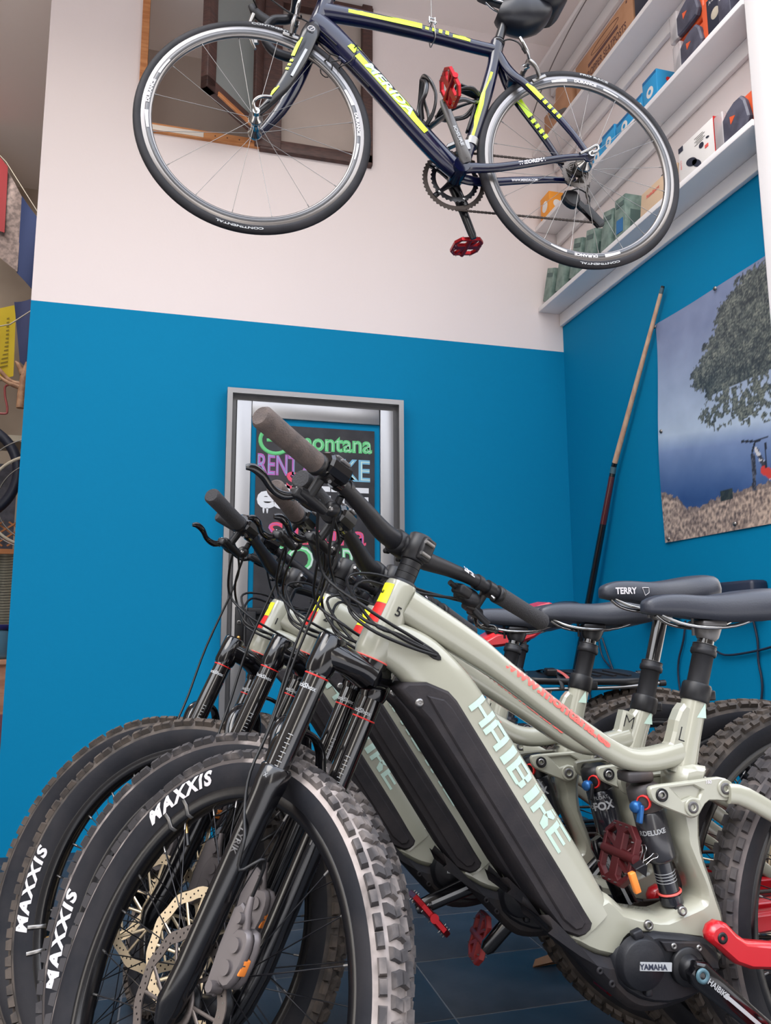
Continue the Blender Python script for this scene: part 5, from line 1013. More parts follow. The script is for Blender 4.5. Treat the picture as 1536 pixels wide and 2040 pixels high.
    mb = MB(); A_ = RAD(67.5); U = Vector((cos(A_), 0, sin(A_))); text(mb, 'CYNOSURE', lambda x, y: Vector((-0.014, 0.081, 0.008))+U*(0.08-x)+Vector((sin(A_), 0, -cos(A_)))*(-y)*1.0, 0.013, 0, 0.10, bold=0.0004); mb.build('crank_lettering', ['silver_print'], root)
    mb = MB(); mb.lathe([(0, 0.074), (0.006, 0.074), (0.014, 0.070), (0.016, 0.060)], (-0.014, 0, 0.008), (0, 1, 0), 18); mb.build('crank_bolt', ['carbon'], root)
    mb = MB(); mb.lathe([(0.002, 0.0835), (0.005, 0.0845), (0.006, 0.083)], (-0.014+0.165*cos(RAD(247.5)), 0, 0.008+0.165*sin(RAD(247.5))), (0, -1, 0), 10); mb.build('pedal_axle_end', ['steel'], root)
    # rear derailleur and chain
    dr = put('rear_derailleur', None, root)
    mb = MB(); mb.prism(sm2([(-0.375, 0.022), (-0.412, 0.026), (-0.425, 0.0), (-0.41, -0.028), (-0.385, -0.022), (-0.368, -0.002)], 2), -0.072, -0.045, bev=0.005); mb.prism(sm2([(-0.405, 0.0), (-0.425, -0.03), (-0.46, -0.05), (-0.452, -0.028), (-0.425, 0.0)], 2), -0.068, -0.05, bev=0.003); mb.build('derailleur_body', ['black_plastic'], dr)
    j1, j2 = Vector((-0.445, -0.055, -0.030)), Vector((-0.488, -0.055, -0.072))
    for jj in (j1, j2):
        mb = MB(); mb.lathe([(0.003, 0.003), (0.014, 0.003), (0.0155, 0.001), (0.014, -0.003), (0.003, -0.003)], jj, (0, 1, 0), 20, closed=True); mb.build('jockey_wheel', ['black_plastic'], dr)
    for yy in (-0.007, 0.007): mb = MB(); mb.tube([j1+Vector((0.006, yy, 0.006)), j2+Vector((-0.005, yy, -0.006))], (0.0012, 0.014), 12, side=(0, 1, 0)); mb.build('cage_plate', ['black_plastic'], dr)
    mb = MB(); chn = [Vector((-0.016, -0.047, -0.089))+(Vector((-0.475, -0.055, -0.072+0.000))-Vector((-0.016, -0.047, -0.089)))*t for t in [i/38 for i in range(39)]]+[Vector((-0.501, -0.055, -0.075)), Vector((-0.498, -0.055, -0.060)), Vector((-0.478, -0.055, -0.052)), Vector((-0.462, -0.055, -0.040)), Vector((-0.455, -0.052, -0.020)), Vector((-0.445, -0.048, 0.02)), Vector((-0.455, -0.048, 0.05)), Vector((-0.448, -0.048, 0.09)), Vector((-0.42, -0.048, 0.118)), Vector((-0.39, -0.048, 0.117))]
    up2 = [Vector((-0.39, -0.048, 0.117)).lerp(Vector((-0.02, -0.047, 0.106)), t) for t in [i/30 for i in range(31)]]
    chn += up2[1:]
    for i in range(len(chn)-1):
        p0, p1 = chn[i], chn[i+1]; mb.tube([p0.lerp(p1, 0.02), p0.lerp(p1, 0.25), p0.lerp(p1, 0.5), p0.lerp(p1, 0.75), p0.lerp(p1, 0.98)], [(0.003, 0.0035), (0.0028, 0.0045), (0.0022, 0.0024), (0.0028, 0.0045), (0.003, 0.0035)], 6, side=(0, 1, 0))
    mb.build('chain', ['chain'], root)
    mb = MB(); mb.tube(smooth([(-0.395, -0.062, 0.03), (-0.43, -0.066, 0.045), (-0.462, -0.062, 0.02), (-0.455, -0.06, -0.01), (-0.43, -0.06, -0.02)], 4), 0.0022, 6); mb.build('gear_cable', ['cable_black'], root)
    mb = MB(); mb.tube([(-0.052, 0, 0.094), (-0.058, 0, 0.118)], 0.0205, 20); mb.box((-0.03, -0.02, 0.10), (0.03, 0.03, 0.03), bev=0.006); fd = mb.build('front_derailleur', ['steel'], root)
    mb = MB(); mb.box((-0.036, 0.0205, 0.085), (0.012, 0.004, 0.03), Matrix.Rotation(0.25, 3, 'Y')); mb.build('sensor_label', ['silver_print'], fd)
    mb = MB(); mb.prism([(-0.02, 0.135), (0.01, 0.118), (0.02, 0.10), (0.0, 0.11), (-0.025, 0.125)], -0.052, -0.030, bev=0.002); mb.build('cage', ['steel'], fd)
    # saddle with bag, post, brakes, bars
    mb = MB(); mb.tube([(-0.146, 0, 0.46), (-0.180, 0, 0.575)], [(0.0145, 0.0145), (0.0145, 0.0145)], 18); mb.lathe([(0.0155, 0.0), (0.021, 0.002), (0.021, 0.014), (0.0155, 0.016)], (-0.146, 0, 0.458), (-0.28, 0, 0.96), 24); mb.build('seat_post', ['carbon'], root)
    mb = MB(); mb.box((-0.176, 0, 0.582), (0.045, 0.04, 0.016), bev=0.004); mb.tube([(-0.200, -0.024, 0.575), (-0.200, 0.026, 0.575)], 0.007, 12); mb.build('post_clamp', ['steel'], root)
    saddle_parts(root, T(-0.145, 0, 0.652), 'saddle_dark')
    mb = MB(); n_ = 14
    sec = [(-0.155, 0.030, 0.585, 0.035), (-0.185, 0.046, 0.575, 0.055), (-0.225, 0.055, 0.576, 0.060), (-0.27, 0.052, 0.590, 0.052), (-0.30, 0.042, 0.610, 0.036), (-0.312, 0.026, 0.622, 0.020)]
    pth = [(x, 0, z) for x, w, z, d_ in sec]; mb.tube(smooth(pth, 3), srad([(w, d_) for x, w, z, d_ in sec], 3), 18, side=(0, 1, 0), ex=2.6); mb.build('saddle_bag', ['saddle_dark'], root)
    def caliper(O, nm, rot):
        cl = put(nm, None, root, T(*O) @ RY(rot) @ Matrix.Scale(1.15, 4))
        for s in (1, -1): mb = MB(); mb.tube(smooth([(0, s*0.004, 0.008), (0.004, s*0.026, 0.004), (0.004, s*0.034, -0.022), (0.002, s*0.024, -0.046)], 4), srad([(0.006, 0.008), (0.006, 0.008), (0.005, 0.007), (0.005, 0.006)], 4), 10, side=(1, 0, 0)); mb.build('brake_arm', ['steel'], cl)
        mb = MB(); mb.tube(smooth([(0.004, 0.026, 0.004), (0.006, 0.040, 0.022), (0.004, 0.042, 0.050)], 3), (0.004, 0.006), 8, side=(1, 0, 0)); mb.tube([(0.004, 0.042, 0.046), (0.002, 0.040, 0.066)], 0.0045, 10); mb.tube([(-0.006, 0, 0.008), (0.014, 0, 0.008)], 0.008, 14); mb.build('cable_arm', ['chrome'], cl)
        for s in (1, -1): mb = MB(); mb.box((0, s*0.016, -0.046), (0.045, 0.007, 0.010), bev=0.002); mb.build('brake_pad', ['steel'], cl)
    caliper((-0.244, 0, 0.392), 'rear_brake', 0.55); caliper((0.478, 0, 0.412), 'front_brake', -0.25)
    mb = MB(); mb.tube(smooth([(-0.158, 0.016, 0.462), (-0.178, 0.022, 0.466), (-0.200, 0.035, 0.448), (-0.212, 0.040, 0.425)], 4), 0.0025, 8); mb.tube(smooth([(-0.212, 0.040, 0.425), (-0.222, 0.040, 0.410)], 2), 0.004, 8); mb.build('rear_brake_cable', ['cable_black'], root)
    mb = MB(); mb.tube([(0.378, 0, 0.53), (0.366, 0, 0.575)], 0.0165, 18); mb.tube([(0.366, 0, 0.575), (0.42, 0, 0.602), (0.468, 0, 0.620)], [(0.018, 0.020), (0.015, 0.016), (0.018, 0.019)], 16, side=(0, 1, 0)); mb.build('stem', ['navy_paint'], root)
    for s in (1, -1):
        mb = MB(); bp = smooth([(0.470, 0, 0.622), (0.470, s*0.10, 0.622), (0.472, s*0.175, 0.621), (0.490, s*0.204, 0.619), (0.535, s*0.210, 0.612), (0.560, s*0.212, 0.580), (0.558, s*0.212, 0.535), (0.530, s*0.213, 0.500), (0.480, s*0.214, 0.488), (0.435, s*0.214, 0.488)], 4)
        mb.tube(bp, 0.0155, 14); hb_ = mb.build('drop_bar', ['saddle_dark'], root)
        mb = MB(); mb.tube(smooth([(0.548, s*0.211, 0.602), (0.575, s*0.210, 0.615), (0.598, s*0.208, 0.632), (0.608, s*0.207, 0.650)], 3), srad([(0.014, 0.018), (0.014, 0.018), (0.013, 0.016), (0.010, 0.012)], 3), 12, side=(0, 1, 0)); mb.build('brake_hood', ['black_matte'], hb_)
        mb = MB(); mb.tube(smooth([(0.600, s*0.205, 0.618), (0.612, s*0.208, 0.575), (0.604, s*0.212, 0.530), (0.590, s*0.214, 0.500)], 3), srad([(0.007, 0.008), (0.009, 0.006), (0.008, 0.005), (0.005, 0.004)], 3), 10, side=(0, 1, 0)); mb.tube([(0.596, s*0.222, 0.57), (0.590, s*0.226, 0.53)], (0.006, 0.012), 10, side=(0, 1, 0)); mb.build('shift_lever', ['steel'], hb_)
    for k, pts in enumerate(([(0.59, 0.20, 0.64), (0.63, 0.13, 0.60), (0.60, 0.05, 0.50), (0.52, 0.03, 0.44), (0.43, 0.03, 0.40), (0.36, 0.030, 0.345)], [(0.59, -0.20, 0.64), (0.62, -0.10, 0.62), (0.57, 0.0, 0.50), (0.475, 0.02, 0.425), (0.466, 0.038, 0.42)], [(0.415, 0.0, 0.375), (0.38, 0.008, 0.335), (0.34, 0.012, 0.315), (0.26, 0.012, 0.238)])):
        mb = MB(); mb.tube(smooth(pts, 5), 0.0024, 8); mb.build('cable', ['cable_black'], root)
    mb = MB(); mb.tube([(0.35, 0.01, 0.322), (0.33, 0.012, 0.305)], 0.006, 10); mb.build('cable_stop', ['navy_paint'], root)
    # bottle cages
    def cage(O, ang, host_off, nm):
        c_ = put(nm, None, root, T(*O) @ RY(-ang) @ Matrix.Diagonal((1.05, 1.15, 1.3, 1)))
        for s in (1, -1):
            mb = MB(); mb.tube(smooth([(-0.058, s*0.008, 0.0), (-0.050, s*0.030, 0.022), (-0.020, s*0.039, 0.05), (0.020, s*0.036, 0.066), (0.052, s*0.018, 0.076), (0.058, 0.0, 0.077)], 4), (0.0035, 0.0065), 10, side=(0, 0, 1)); mb.build('cage_arm', ['carbon'], c_)
            mb = MB(); mb.tube(smooth([(0.058, 0.0, 0.077), (0.030, s*0.030, 0.060), (0.004, s*0.038, 0.036), (-0.012, s*0.028, 0.012), (-0.04, s*0.008, 0.0)], 4), (0.0035, 0.0065), 10, side=(0, 1, 0)); mb.build('cage_loop', ['carbon'], c_)
        mb = MB(); mb.box((0, 0, 0.001), (0.125, 0.016, 0.006), bev=0.002); mb.box((-0.066, 0, 0.03), (0.006, 0.03, 0.06), bev=0.002); mb.build('cage_base', ['carbon'], c_)
    cage((0.128, 0, 0.186), RAD(46.8), 0, 'bottle_cage'); cage((-0.062, 0, 0.205), RAD(-73), 0, 'bottle_cage')
    mb = MB(); mb.tube(smooth([(0.300, 0.035, 0.352), (0.315, 0.035, 0.30), (0.345, 0.02, 0.285), (0.355, -0.015, 0.30)], 4, True), 0.0016, 6, closed=True); mb.tube(smooth([(0.37, 0.016, 0.285), (0.385, 0.014, 0.305), (0.40, 0.0, 0.30), (0.40, -0.012, 0.28), (0.38, -0.01, 0.268)], 3, True), 0.0018, 6, closed=True); mb.tube([(0.384, 0.015, 0.298), (0.378, 0.03, 0.312)], 0.0018, 6)
    mb.tube([(0.345, 0.022, 0.305), (0.38, 0.016, 0.297)], 0.0018, 6); mb.build('cable_tie', ['black_plastic'], root)
    return root
rb = road_bike()
cl = thing('steel_cable', 'thin steel cable from the ceiling with a small shackle around the road bike top tube', 'cable')
RM = rb.matrix_basis
tp = RM @ Vector((0.065, 0, 0.456)); 
mb = MB(); mb.tube([tp+Vector((0, 0, 0.045)), Vector((tp.x+0.0, tp.y, CEIL+0.005))], 0.0013, 6); mb.build('cable_strand', ['steel'], cl)
mb = MB(); mb.tube(smooth([tp+Vector((0.004, -0.023, -0.022)), tp+Vector((0, -0.025, 0.012)), tp+Vector((-0.001, -0.012, 0.036)), tp+Vector((0, 0.012, 0.036)), tp+Vector((0, 0.024, 0.01)), tp+Vector((0.003, 0.022, -0.022)), tp+Vector((0.004, 0, -0.025))], 4, True), 0.0018, 8, closed=True); mb.build('cable_loop', ['steel'], cl)
mb = MB(); mb.tube([tp+Vector((-0.012, -0.008, 0.040)), tp+Vector((0.014, -0.008, 0.040))], 0.003, 8); mb.tube([tp+Vector((-0.010, -0.008, 0.052)), tp+Vector((0.010, -0.008, 0.052))], 0.0022, 8)
for sx in (-0.009, 0.009): mb.tube([tp+Vector((sx, -0.008, 0.034)), tp+Vector((sx, -0.008, 0.056))], 0.0022, 8)
mb.build('shackle', ['chrome'], cl)

# ------------------------------------------------------------------ goods on the shelves (front faces a little behind the shelf lip)
SA, SB_, SCz = 2.590, 3.047, 3.484
G1 = 'green cartons on the lowest shelf'
for k, (y, t) in enumerate(((3.50, 0.40), (3.36, 0.36), (3.215, 0.38), (3.075, 0.30), (2.915, 0.26), (2.79, 0.10))):
    lab = ('pale green carton on the lowest shelf, nearest the back corner', 'green carton leaning second from the back corner on the lowest shelf', 'green carton leaning third from the back corner on the lowest shelf', 'green carton leaning fourth from the back corner on the lowest shelf', 'green carton leaning behind the upright front carton on the lowest shelf', 'frontmost green carton with blue window beside the beige envelope')[k]
    cb_ = thing('carton', lab, 'box', T(SHX+0.075, y, SA) @ RX(t), G1)
    h = 0.170+0.01*(k % 3); mb = MB(); mb.box((0, 0.045, h/2), (0.11, 0.085, h), bev=0.002); mb.build('box_body', ['box_green'], cb_)
    mb = MB(); mb.box((-0.056, 0.045, h-0.035), (0.002, 0.06, 0.02)); mb.box((0, 0.0015, h*0.45), (0.06, 0.002, h*0.4)); mb.build('box_print', ['box_green_dark'], cb_)
    if k == 5: mb = MB(); mb.box((-0.0565, 0.045, 0.06), (0.002, 0.05, 0.06)); mb.build('picture_window', ['box_blue_dark'], cb_)
en = thing('envelope', 'beige padded envelope with red lettering standing on the lowest shelf', 'envelope', T(SHX+0.02, 2.55, SA) @ RY(0.12))
mb = MB(); mb.box((0, 0, 0.062), (0.012, 0.245, 0.122), bev=0.004); mb.build('envelope_body', ['envelope'], en)
mb = MB(); text(mb, 'RideSport', lambda x, y: (-0.0075, 0.035-x, 0.085+y), 0.022, bold=0.0004); text(mb, 'fragile', lambda x, y: (-0.0075, -0.07-x, 0.035+y), 0.015); mb.build('envelope_print', ['red_print'], en)
ty = MB(); ty.tube([(0, 0.03, 0.0), (0, -0.05, 0.004)], 0.0025, 6); ty.build('metal_hook', ['steel'], None, T(SHX+0.03, 2.50, SA+0.125), label='small metal hook lying on the beige envelope', cat='hook')
wb = thing('shoe_cover_box', 'white box printed with a black helmet and sole picture beside the envelope', 'box', T(SHX+0.012, 2.292, SA))
mb = MB(); mb.box((0.035, 0, 0.075), (0.07, 0.204, 0.150), bev=0.002); mb.build('box_body', ['box_white'], wb)
mb = MB(); mb.box((-0.001, 0.086, 0.138), (0.002, 0.026, 0.02)); mb.build('black_corner', ['navy_card'], wb)
mb = MB(); mb.box((0.035, -0.1025, 0.077), (0.07, 0.003, 0.15)); mb.build('red_edge', ['red_sticker'], wb)
mb = MB()
for (yy, zz, a_, b_, r_) in ((0.028, 0.052, 0.034, 0.016, 0.5), (0.0, 0.030, 0.032, 0.013, 0.7), (-0.032, 0.082, 0.014, 0.011, 0.3), (-0.068, 0.092, 0.010, 0.004, 0.3)):
    vs = [(-0.0014, yy+a_*cos(t)*cos(r_)-b_*sin(t)*sin(r_), zz-(a_*cos(t)*sin(r_)+b_*sin(t)*cos(r_))*-1) for t in [2*pi*i/20 for i in range(20)]]; mb.add(vs, [tuple(range(20))], 0, False)
mb.build('product_picture', ['navy_card'], wb)
mb = MB(); mb.box((-0.001, -0.060, 0.062), (0.002, 0.018, 0.012)); text(mb, 'COVER', lambda x, y: (-0.0014, 0.088+y, 0.075-x), 0.012); mb.build('red_mark', ['red_print'], wb)
mb = MB()
for i in range(5): mb.box((-0.0012, -0.02-0.01*(i % 2), 0.128-i*0.007), (0.0006, 0.05, 0.0015))
mb.build('small_print', ['steel'], wb)
def bag(name, label, y, z0, w, h, group=None):
    b = thing(name, label, 'bag', T(SHX+0.045, y, z0), group)
    mb = MB(); mb.box((0.02, 0, h/2), (0.06, w, h), bev=0.008); mb.build('card_back', ['bag_orange'], b)
    mb = MB(); mb.prism(sm2([(-w*0.42, 0.01), (w*0.40, 0.008), (w*0.44, h*0.45), (w*0.1, h*0.85), (-w*0.30, h*0.95), (-w*0.46, h*0.5)], 2), -0.035, -0.010, axis='x', bev=0.006); mb.build('dark_pouch', ['bag_dark'], b)
    mb = MB(); mb.prism([(-w*0.14, h*0.55), (0.0, h*0.40), (w*0.02, h*0.62)], -0.0365, -0.035, axis='x'); mb.build('orange_mark', ['bag_orange'], b)
    mb = MB(); mb.box((-0.026, w*0.36, h*0.5), (0.022, w*0.28, h*0.98), bev=0.006); mb.build('clear_wrap', ['bag_clear'], b)
bag('packaged_bag', 'orange and dark packaged bag on the lowest shelf beside the white box', 2.10, SA, 0.17, 0.14)
bag('packaged_bag', 'lower orange and grey packaged bag on the second lowest shelf', 2.30, SB_, 0.17, 0.125, 'packaged bags stacked on the second shelf')
bag('packaged_bag', 'upper orange and grey packaged bag stacked on another on the second lowest shelf', 2.31, SB_+0.14, 0.17, 0.125, 'packaged bags stacked on the second shelf')
bk = thing('blister_box', 'tall black and orange boxed accessory beside the packaged bags', 'box', T(SHX+0.02, 2.165, SB_))
mb = MB(); mb.box((0.03, -0.01, 0.085), (0.05, 0.085, 0.17), bev=0.002); mb.build('box_body', ['navy_card'], bk)
mb = MB(); mb.box((0.03, 0.044, 0.085), (0.05, 0.024, 0.17)); mb.build('orange_side', ['bag_orange'], bk)
mb = MB(); text(mb, 'A-CEPT', lambda x, y: (0.0042, -0.01-x, 0.150+y), 0.018, bold=0.0004); text(mb, 'GRIP', lambda x, y: (0.0042, -0.01-x, 0.02+y), 0.012); mb.build('box_lettering', ['white_print'], bk)
mb = MB(); mb.lathe([(0, 0.001), (0.02, 0.001), (0.022, 0)], (0.005, -0.01, 0.09), (-1, 0, 0), 16); mb.build('window', ['beige_paint'], bk)
for (y, z, nm) in ((2.09, SB_, 'dark card box in the front corner of the second lowest shelf'), ):
    b_ = thing('card_box', nm, 'box', T(SHX+0.05, y, z)); mb = MB(); mb.box((0, 0, 0.07), (0.08, 0.06, 0.14), bev=0.002); mb.build('box_body', ['bag_dark'], b_); mb = MB(); mb.box((-0.041, 0, 0.11), (0.002, 0.04, 0.03)); mb.build('box_label', ['box_white'], b_)
G2 = 'blue boxes on the second shelf'
for k, (y, w, h) in enumerate(((2.99, 0.105, 0.085), (2.885, 0.105, 0.105), (2.755, 0.125, 0.085), (2.645, 0.06, 0.10), (2.56, 0.10, 0.135))):
    lab = ('low blue box nearest the back corner on the second lowest shelf', 'blue box with a pictured brake part, second from the back on the second lowest shelf', 'wide low blue box in the middle of the second lowest shelf', 'narrow blue box behind the tall blue one on the second lowest shelf', 'tall blue box with a red emblem, frontmost of the blue boxes')[k]
    b_ = thing('blue_box', lab, 'box', T(SHX+0.075, y, SB_), G2)
    mb = MB(); mb.box((0, 0, h/2), (0.11, w, h), bev=0.002); mb.build('box_body', ['box_blue'], b_)
    mb = MB(); mb.lathe([(0.010, 0.001), (0.018, 0.0012), (0.024, 0.0)], (-0.055, 0, h*0.45), (-1, 0, 0), 18); mb.build('product_picture', ['box_white'], b_)
    mb = MB(); mb.box((-0.0555, 0, h-0.008), (0.001, w*0.95, 0.012)); mb.build('dark_band', ['box_blue_dark'], b_)
    if k == 4: mb = MB(); mb.lathe([(0, 0.001), (0.012, 0.001)], (0.0, -w/2-0.0005, h*0.7), (0, -1, 0), 6); mb.build('red_emblem', ['red_sticker'], b_)
ob = thing('orange_box', 'orange box with a pale window at the back end of the second lowest shelf', 'box', T(SHX+0.05, 3.49, SB_))
mb = MB(); mb.box((0, 0, 0.065), (0.09, 0.10, 0.13), bev=0.002); mb.build('box_body', ['box_orange'], ob)
mb = MB(); mb.lathe([(0, 0.0012), (0.025, 0.001), (0.03, 0)], (-0.045, 0, 0.065), (-1, 0, 0), 16); mb.lathe([(0, 0.0012), (0.022, 0.001)], (0, -0.05, 0.065), (0, -1, 0), 16); mb.build('picture_window', ['box_white'], ob)
c1_ = thing('cardboard_box', 'long cardboard box marked dropper seatposts on the third shelf', 'box', T(SHX+0.075, 2.885, SCz))
mb = MB(); mb.box((0, 0, 0.085), (0.12, 0.50, 0.17), bev=0.002); mb.build('box_body', ['cardboard'], c1_)
mb = MB(); text(mb, 'DROPPER SEATPOSTS', lambda x, y: (-0.0612, -0.015-x, 0.045+y), 0.052, 0, 0.36, bold=0.0006); mb.box((-0.0608, -0.0, 0.092), (0.0012, 0.26, 0.016))
text(mb, 'KS', lambda x, y: (-0.0612, 0.205-x, 0.075+y), 0.05, 0)
mb.tube([(-0.061, -0.02-0.12*cos(t), 0.128+0.018*sin(t)) for t in [2*pi*i/26 for i in range(26)]], 0.0009, 4, closed=True); mb.box((-0.0608, -0.205, 0.15), (0.0012, 0.008, 0.012)); mb.build('box_lettering', ['card_print'], c1_)
c2_ = thing('cardboard_box', 'dented cardboard box with a fish-like drawing in the corner of the third shelf', 'box', T(SHX+0.07, 3.33, SCz))
mb = MB(); mb.box((0, 0, 0.07), (0.11, 0.30, 0.14), bev=0.002); mb.build('box_body', ['cardboard'], c2_)
mb = MB(); mb.prism(sm2([(-0.10, 0.02), (-0.04, 0.03), (0.03, 0.055), (0.09, 0.10), (0.07, 0.11), (0.0, 0.075), (-0.07, 0.045)], 2), -0.0572, -0.0556, axis='x'); mb.build('box_print', ['smoke_plastic'], c2_)
mb = MB(); mb.add([(-0.055, -0.15, 0.14), (-0.055, 0.02, 0.14), (-0.06, 0.0, 0.20), (-0.05, -0.13, 0.19)], [(0, 1, 2, 3)], 0, False); mb.build('open_flap', ['cardboard'], c2_)
nb = thing('dark_box', 'dark navy box beside the dropper seatpost carton on the third shelf', 'box', T(SHX+0.06, 2.53, SCz)); mb = MB(); mb.box((0, 0, 0.075), (0.10, 0.17, 0.15), bev=0.002); mb.build('box_body', ['navy_card'], nb); mb = MB(); mb.box((-0.051, 0, 0.12), (0.002, 0.08, 0.015)); mb.build('box_band', ['smoke_plastic'], nb)
mb = MB(); mb.tube(smooth([(SHX-0.004, 3.58, 3.70), (SHX-0.005, 3.40, 3.80), (SHX-0.005, 3.15, 3.87), (SHX-0.004, 2.9, 3.90), (SHX-0.004, 2.4, 3.93)], 5), 0.003, 6); mb.build('shelf_wire', ['steel'], None, label='thin grey wire sagging along the topmost shelf', cat='wire')

# ------------------------------------------------------------------ cords, power box behind the bikes
def cord(pts, label, r=0.004, m='navy_card', name='power_cord'):
    mb = MB(); mb.tube(smooth([(BX-0.012 if len(p) == 2 else p[0], *p[-2:]) for p in pts], 5), r, 8); mb.build(name, [m], None, label=label, cat='cord')
cord([(2.69, 0.93), (2.709, 0.856), (2.748, 0.774), (2.756, 0.697), (2.736, 0.585), (2.70, 0.40)], 'black cord hanging on the blue wall just left of the nearest seat post')
cord([(2.56, 0.835), (2.515, 0.814), (2.452, 0.803), (2.3, 0.823), (2.18, 0.85)], 'black cord sagging to the right of the nearest saddle clamp')
cord([(2.325, 0.97), (2.301, 0.863), (2.304, 0.789), (2.294, 0.707), (2.316, 0.59), (2.33, 0.40)], 'black cord hanging from the wall box down to the tyres')
cord([(2.60, 0.50), (2.542, 0.602), (2.469, 0.633), (2.382, 0.647), (2.262, 0.641), (2.15, 0.635)], 'black cord looping above the rear tyres at the right')
cord([(3.42, 0.90), (3.45, 0.80), (3.46, 0.70), (3.45, 0.5), (3.45, 0.3)], 'black cord hanging left of the third seat post')
cord([(3.36, 0.90), (3.33, 0.78), (3.25, 0.72), (3.2, 0.69), (3.12, 0.60), (3.05, 0.4)], 'thin black cord curving behind the third seat post')
cord([(3.32, 0.859), (3.234, 0.709), (3.136, 0.6), (3.08, 0.4)], 'black cord slanting down behind the luggage rack')
pb = thing('charger_box', 'black charger box fixed on the blue wall above the nearest saddle', 'charger', T(BX, 2.36, 1.02))
mb = MB(); mb.box((-0.035, 0, 0), (0.07, 0.24, 0.085), bev=0.012); mb.build('charger_case', ['navy_card'], pb)
mb = MB(); mb.tube(smooth([(-0.035, -0.12, 0.0), (-0.035, -0.15, -0.01), (-0.035, -0.17, -0.04)], 3), 0.005, 8); mb.build('charger_lead', ['black_plastic'], pb)
pb = thing('charger_box', 'dark charger box behind the raised lettered saddle', 'charger', T(BX, 2.83, 0.985))
mb = MB(); mb.box((-0.035, 0, 0), (0.07, 0.22, 0.08), bev=0.010); mb.build('charger_case', ['navy_card'], pb)
mb = MB(); text(mb, 'Slo', lambda x, y: (-0.0712, -0.05-x, 0.008+y), 0.03); mb.build('charger_mark', ['silver_print'], pb)
# binder clip with an orange tag held on the pedal behind the nearest shock, fallen leaf
bc_ = thing('binder_clip', 'black binder clip with wire handles on the red pedal behind the nearest shock', 'clip', T(0.750, 1.2000, 0.504) @ RY(0.6) @ RX(0.2))
mb = MB(); mb.prism([(-0.012, 0.0), (0.012, 0.0), (0.003, 0.016), (-0.003, 0.016)], -0.012, 0.012, bev=0.001); mb.build('clip_body', ['black_plastic'], bc_)
for s in (1, -1): mb = MB(); mb.tube(smooth([(s*0.002, -0.006, 0.012), (s*0.008, -0.004, 0.028), (s*0.012, -0.007, 0.036), (s*0.013, 0, 0.040), (s*0.012, 0.007, 0.036), (s*0.008, 0.004, 0.028), (s*0.002, 0.006, 0.012)], 4), 0.0009, 6); mb.build('clip_handle', ['chrome'], bc_)
mb = MB(); mb.box((0, 0, 0), (0.011, 0.010, 0.034), bev=0.002); mb.build('key_tag', ['orange_sticker'], None, T(0.7400, 1.1950, 0.4871) @ RY(-0.3), label='small orange tag hanging beside the binder clip', cat='tag')
mb = MB(); mb.add([(0, 0, 0.002), (0.04, -0.01, 0.010), (0.075, 0.0, 0.004), (0.06, 0.035, 0.008), (0.02, 0.03, 0.003)], [(0, 1, 2, 3, 4)], 0, False); mb.add([(0, 0, 0.0), (0.04, -0.01, 0.008), (0.075, 0.0, 0.002), (0.06, 0.035, 0.006), (0.02, 0.03, 0.001)], [(4, 3, 2, 1, 0)], 0, False); mb.build('dry_leaf', ['leaf_brown'], None, T(0.965, 2.075, 0.0) @ Matrix.Scale(1.3, 4), label='curled brown dry leaf lying on the dark tiles', cat='leaf')

# ------------------------------------------------------------------ the workshop glimpsed at the left edge
def flag(label, pts, m, name='prayer_flag', wav=0.012, lines=None, group='cloth flags on a string at the left', fy=5.2):
    # pts: top-left, top-right, bottom-right, bottom-left in (x, z)
    n, q = 10, 12; mb = MB(); vs = []
    for j in range(q+1):
        for i in range(n+1):
            u, v = i/n, j/q; x = (pts[0][0]*(1-u)+pts[1][0]*u)*(1-v)+(pts[3][0]*(1-u)+pts[2][0]*u)*v; z = (pts[0][1]*(1-u)+pts[1][1]*u)*(1-v)+(pts[3][1]*(1-u)+pts[2][1]*u)*v
            vs.append((x, fy+wav*sin(u*7+v*2), z))
    mb.add(vs, [(j*(n+1)+i, j*(n+1)+i+1, (j+1)*(n+1)+i+1, (j+1)*(n+1)+i) for j in range(q) for i in range(n)])
    f_ = thing(name, label, 'flag', None, group); c_ = mb.build('cloth', [m], f_)
    if lines:
        mb = MB()
        for i in range(13):
            v = 0.16+i*0.055
            def pt(u, v): return Vector(((pts[0][0]*(1-u)+pts[1][0]*u)*(1-v)+(pts[3][0]*(1-u)+pts[2][0]*u)*v, 5.2+wav*sin(u*7+v*2)-0.004, (pts[0][1]*(1-u)+pts[1][1]*u)*(1-v)+(pts[3][1]*(1-u)+pts[2][1]*u)*v))
            mb.add([pt(0.1, v), pt(0.9, v), pt(0.9, v+0.02), pt(0.1, v+0.02)], [(0, 1, 2, 3)], 0, False)
        mb.build('printed_lines', [lines], f_)
flag('red cloth flag hanging highest on the string at the left edge', [(-1.42, 4.20), (-1.145, 3.90), (-1.135, 3.44), (-1.42, 3.52)], 'flag_red', fy=5.165)
flag('grey-white printed cloth flag between the red and the blue one', [(-1.17, 3.93), (-1.055, 3.72), (-1.050, 3.20), (-1.42, 3.48)], 'flag_white')
flag('bright blue cloth flag beside the free end of the white wall', [(-1.055, 3.725), (-0.86, 3.46), (-0.86, 2.98), (-1.055, 3.195)], 'flag_blue')
flag('yellow cloth flag with lines of print at the left edge', [(-1.38, 2.82), (-1.045, 2.975), (-1.030, 2.50), (-1.38, 2.38)], 'flag_yellow', lines='flag_ink')
flag('faded navy cloth flag beside the yellow one', [(-1.055, 2.99), (-0.86, 3.05), (-0.90, 2.50), (-1.00, 2.60)], 'flag_navy')
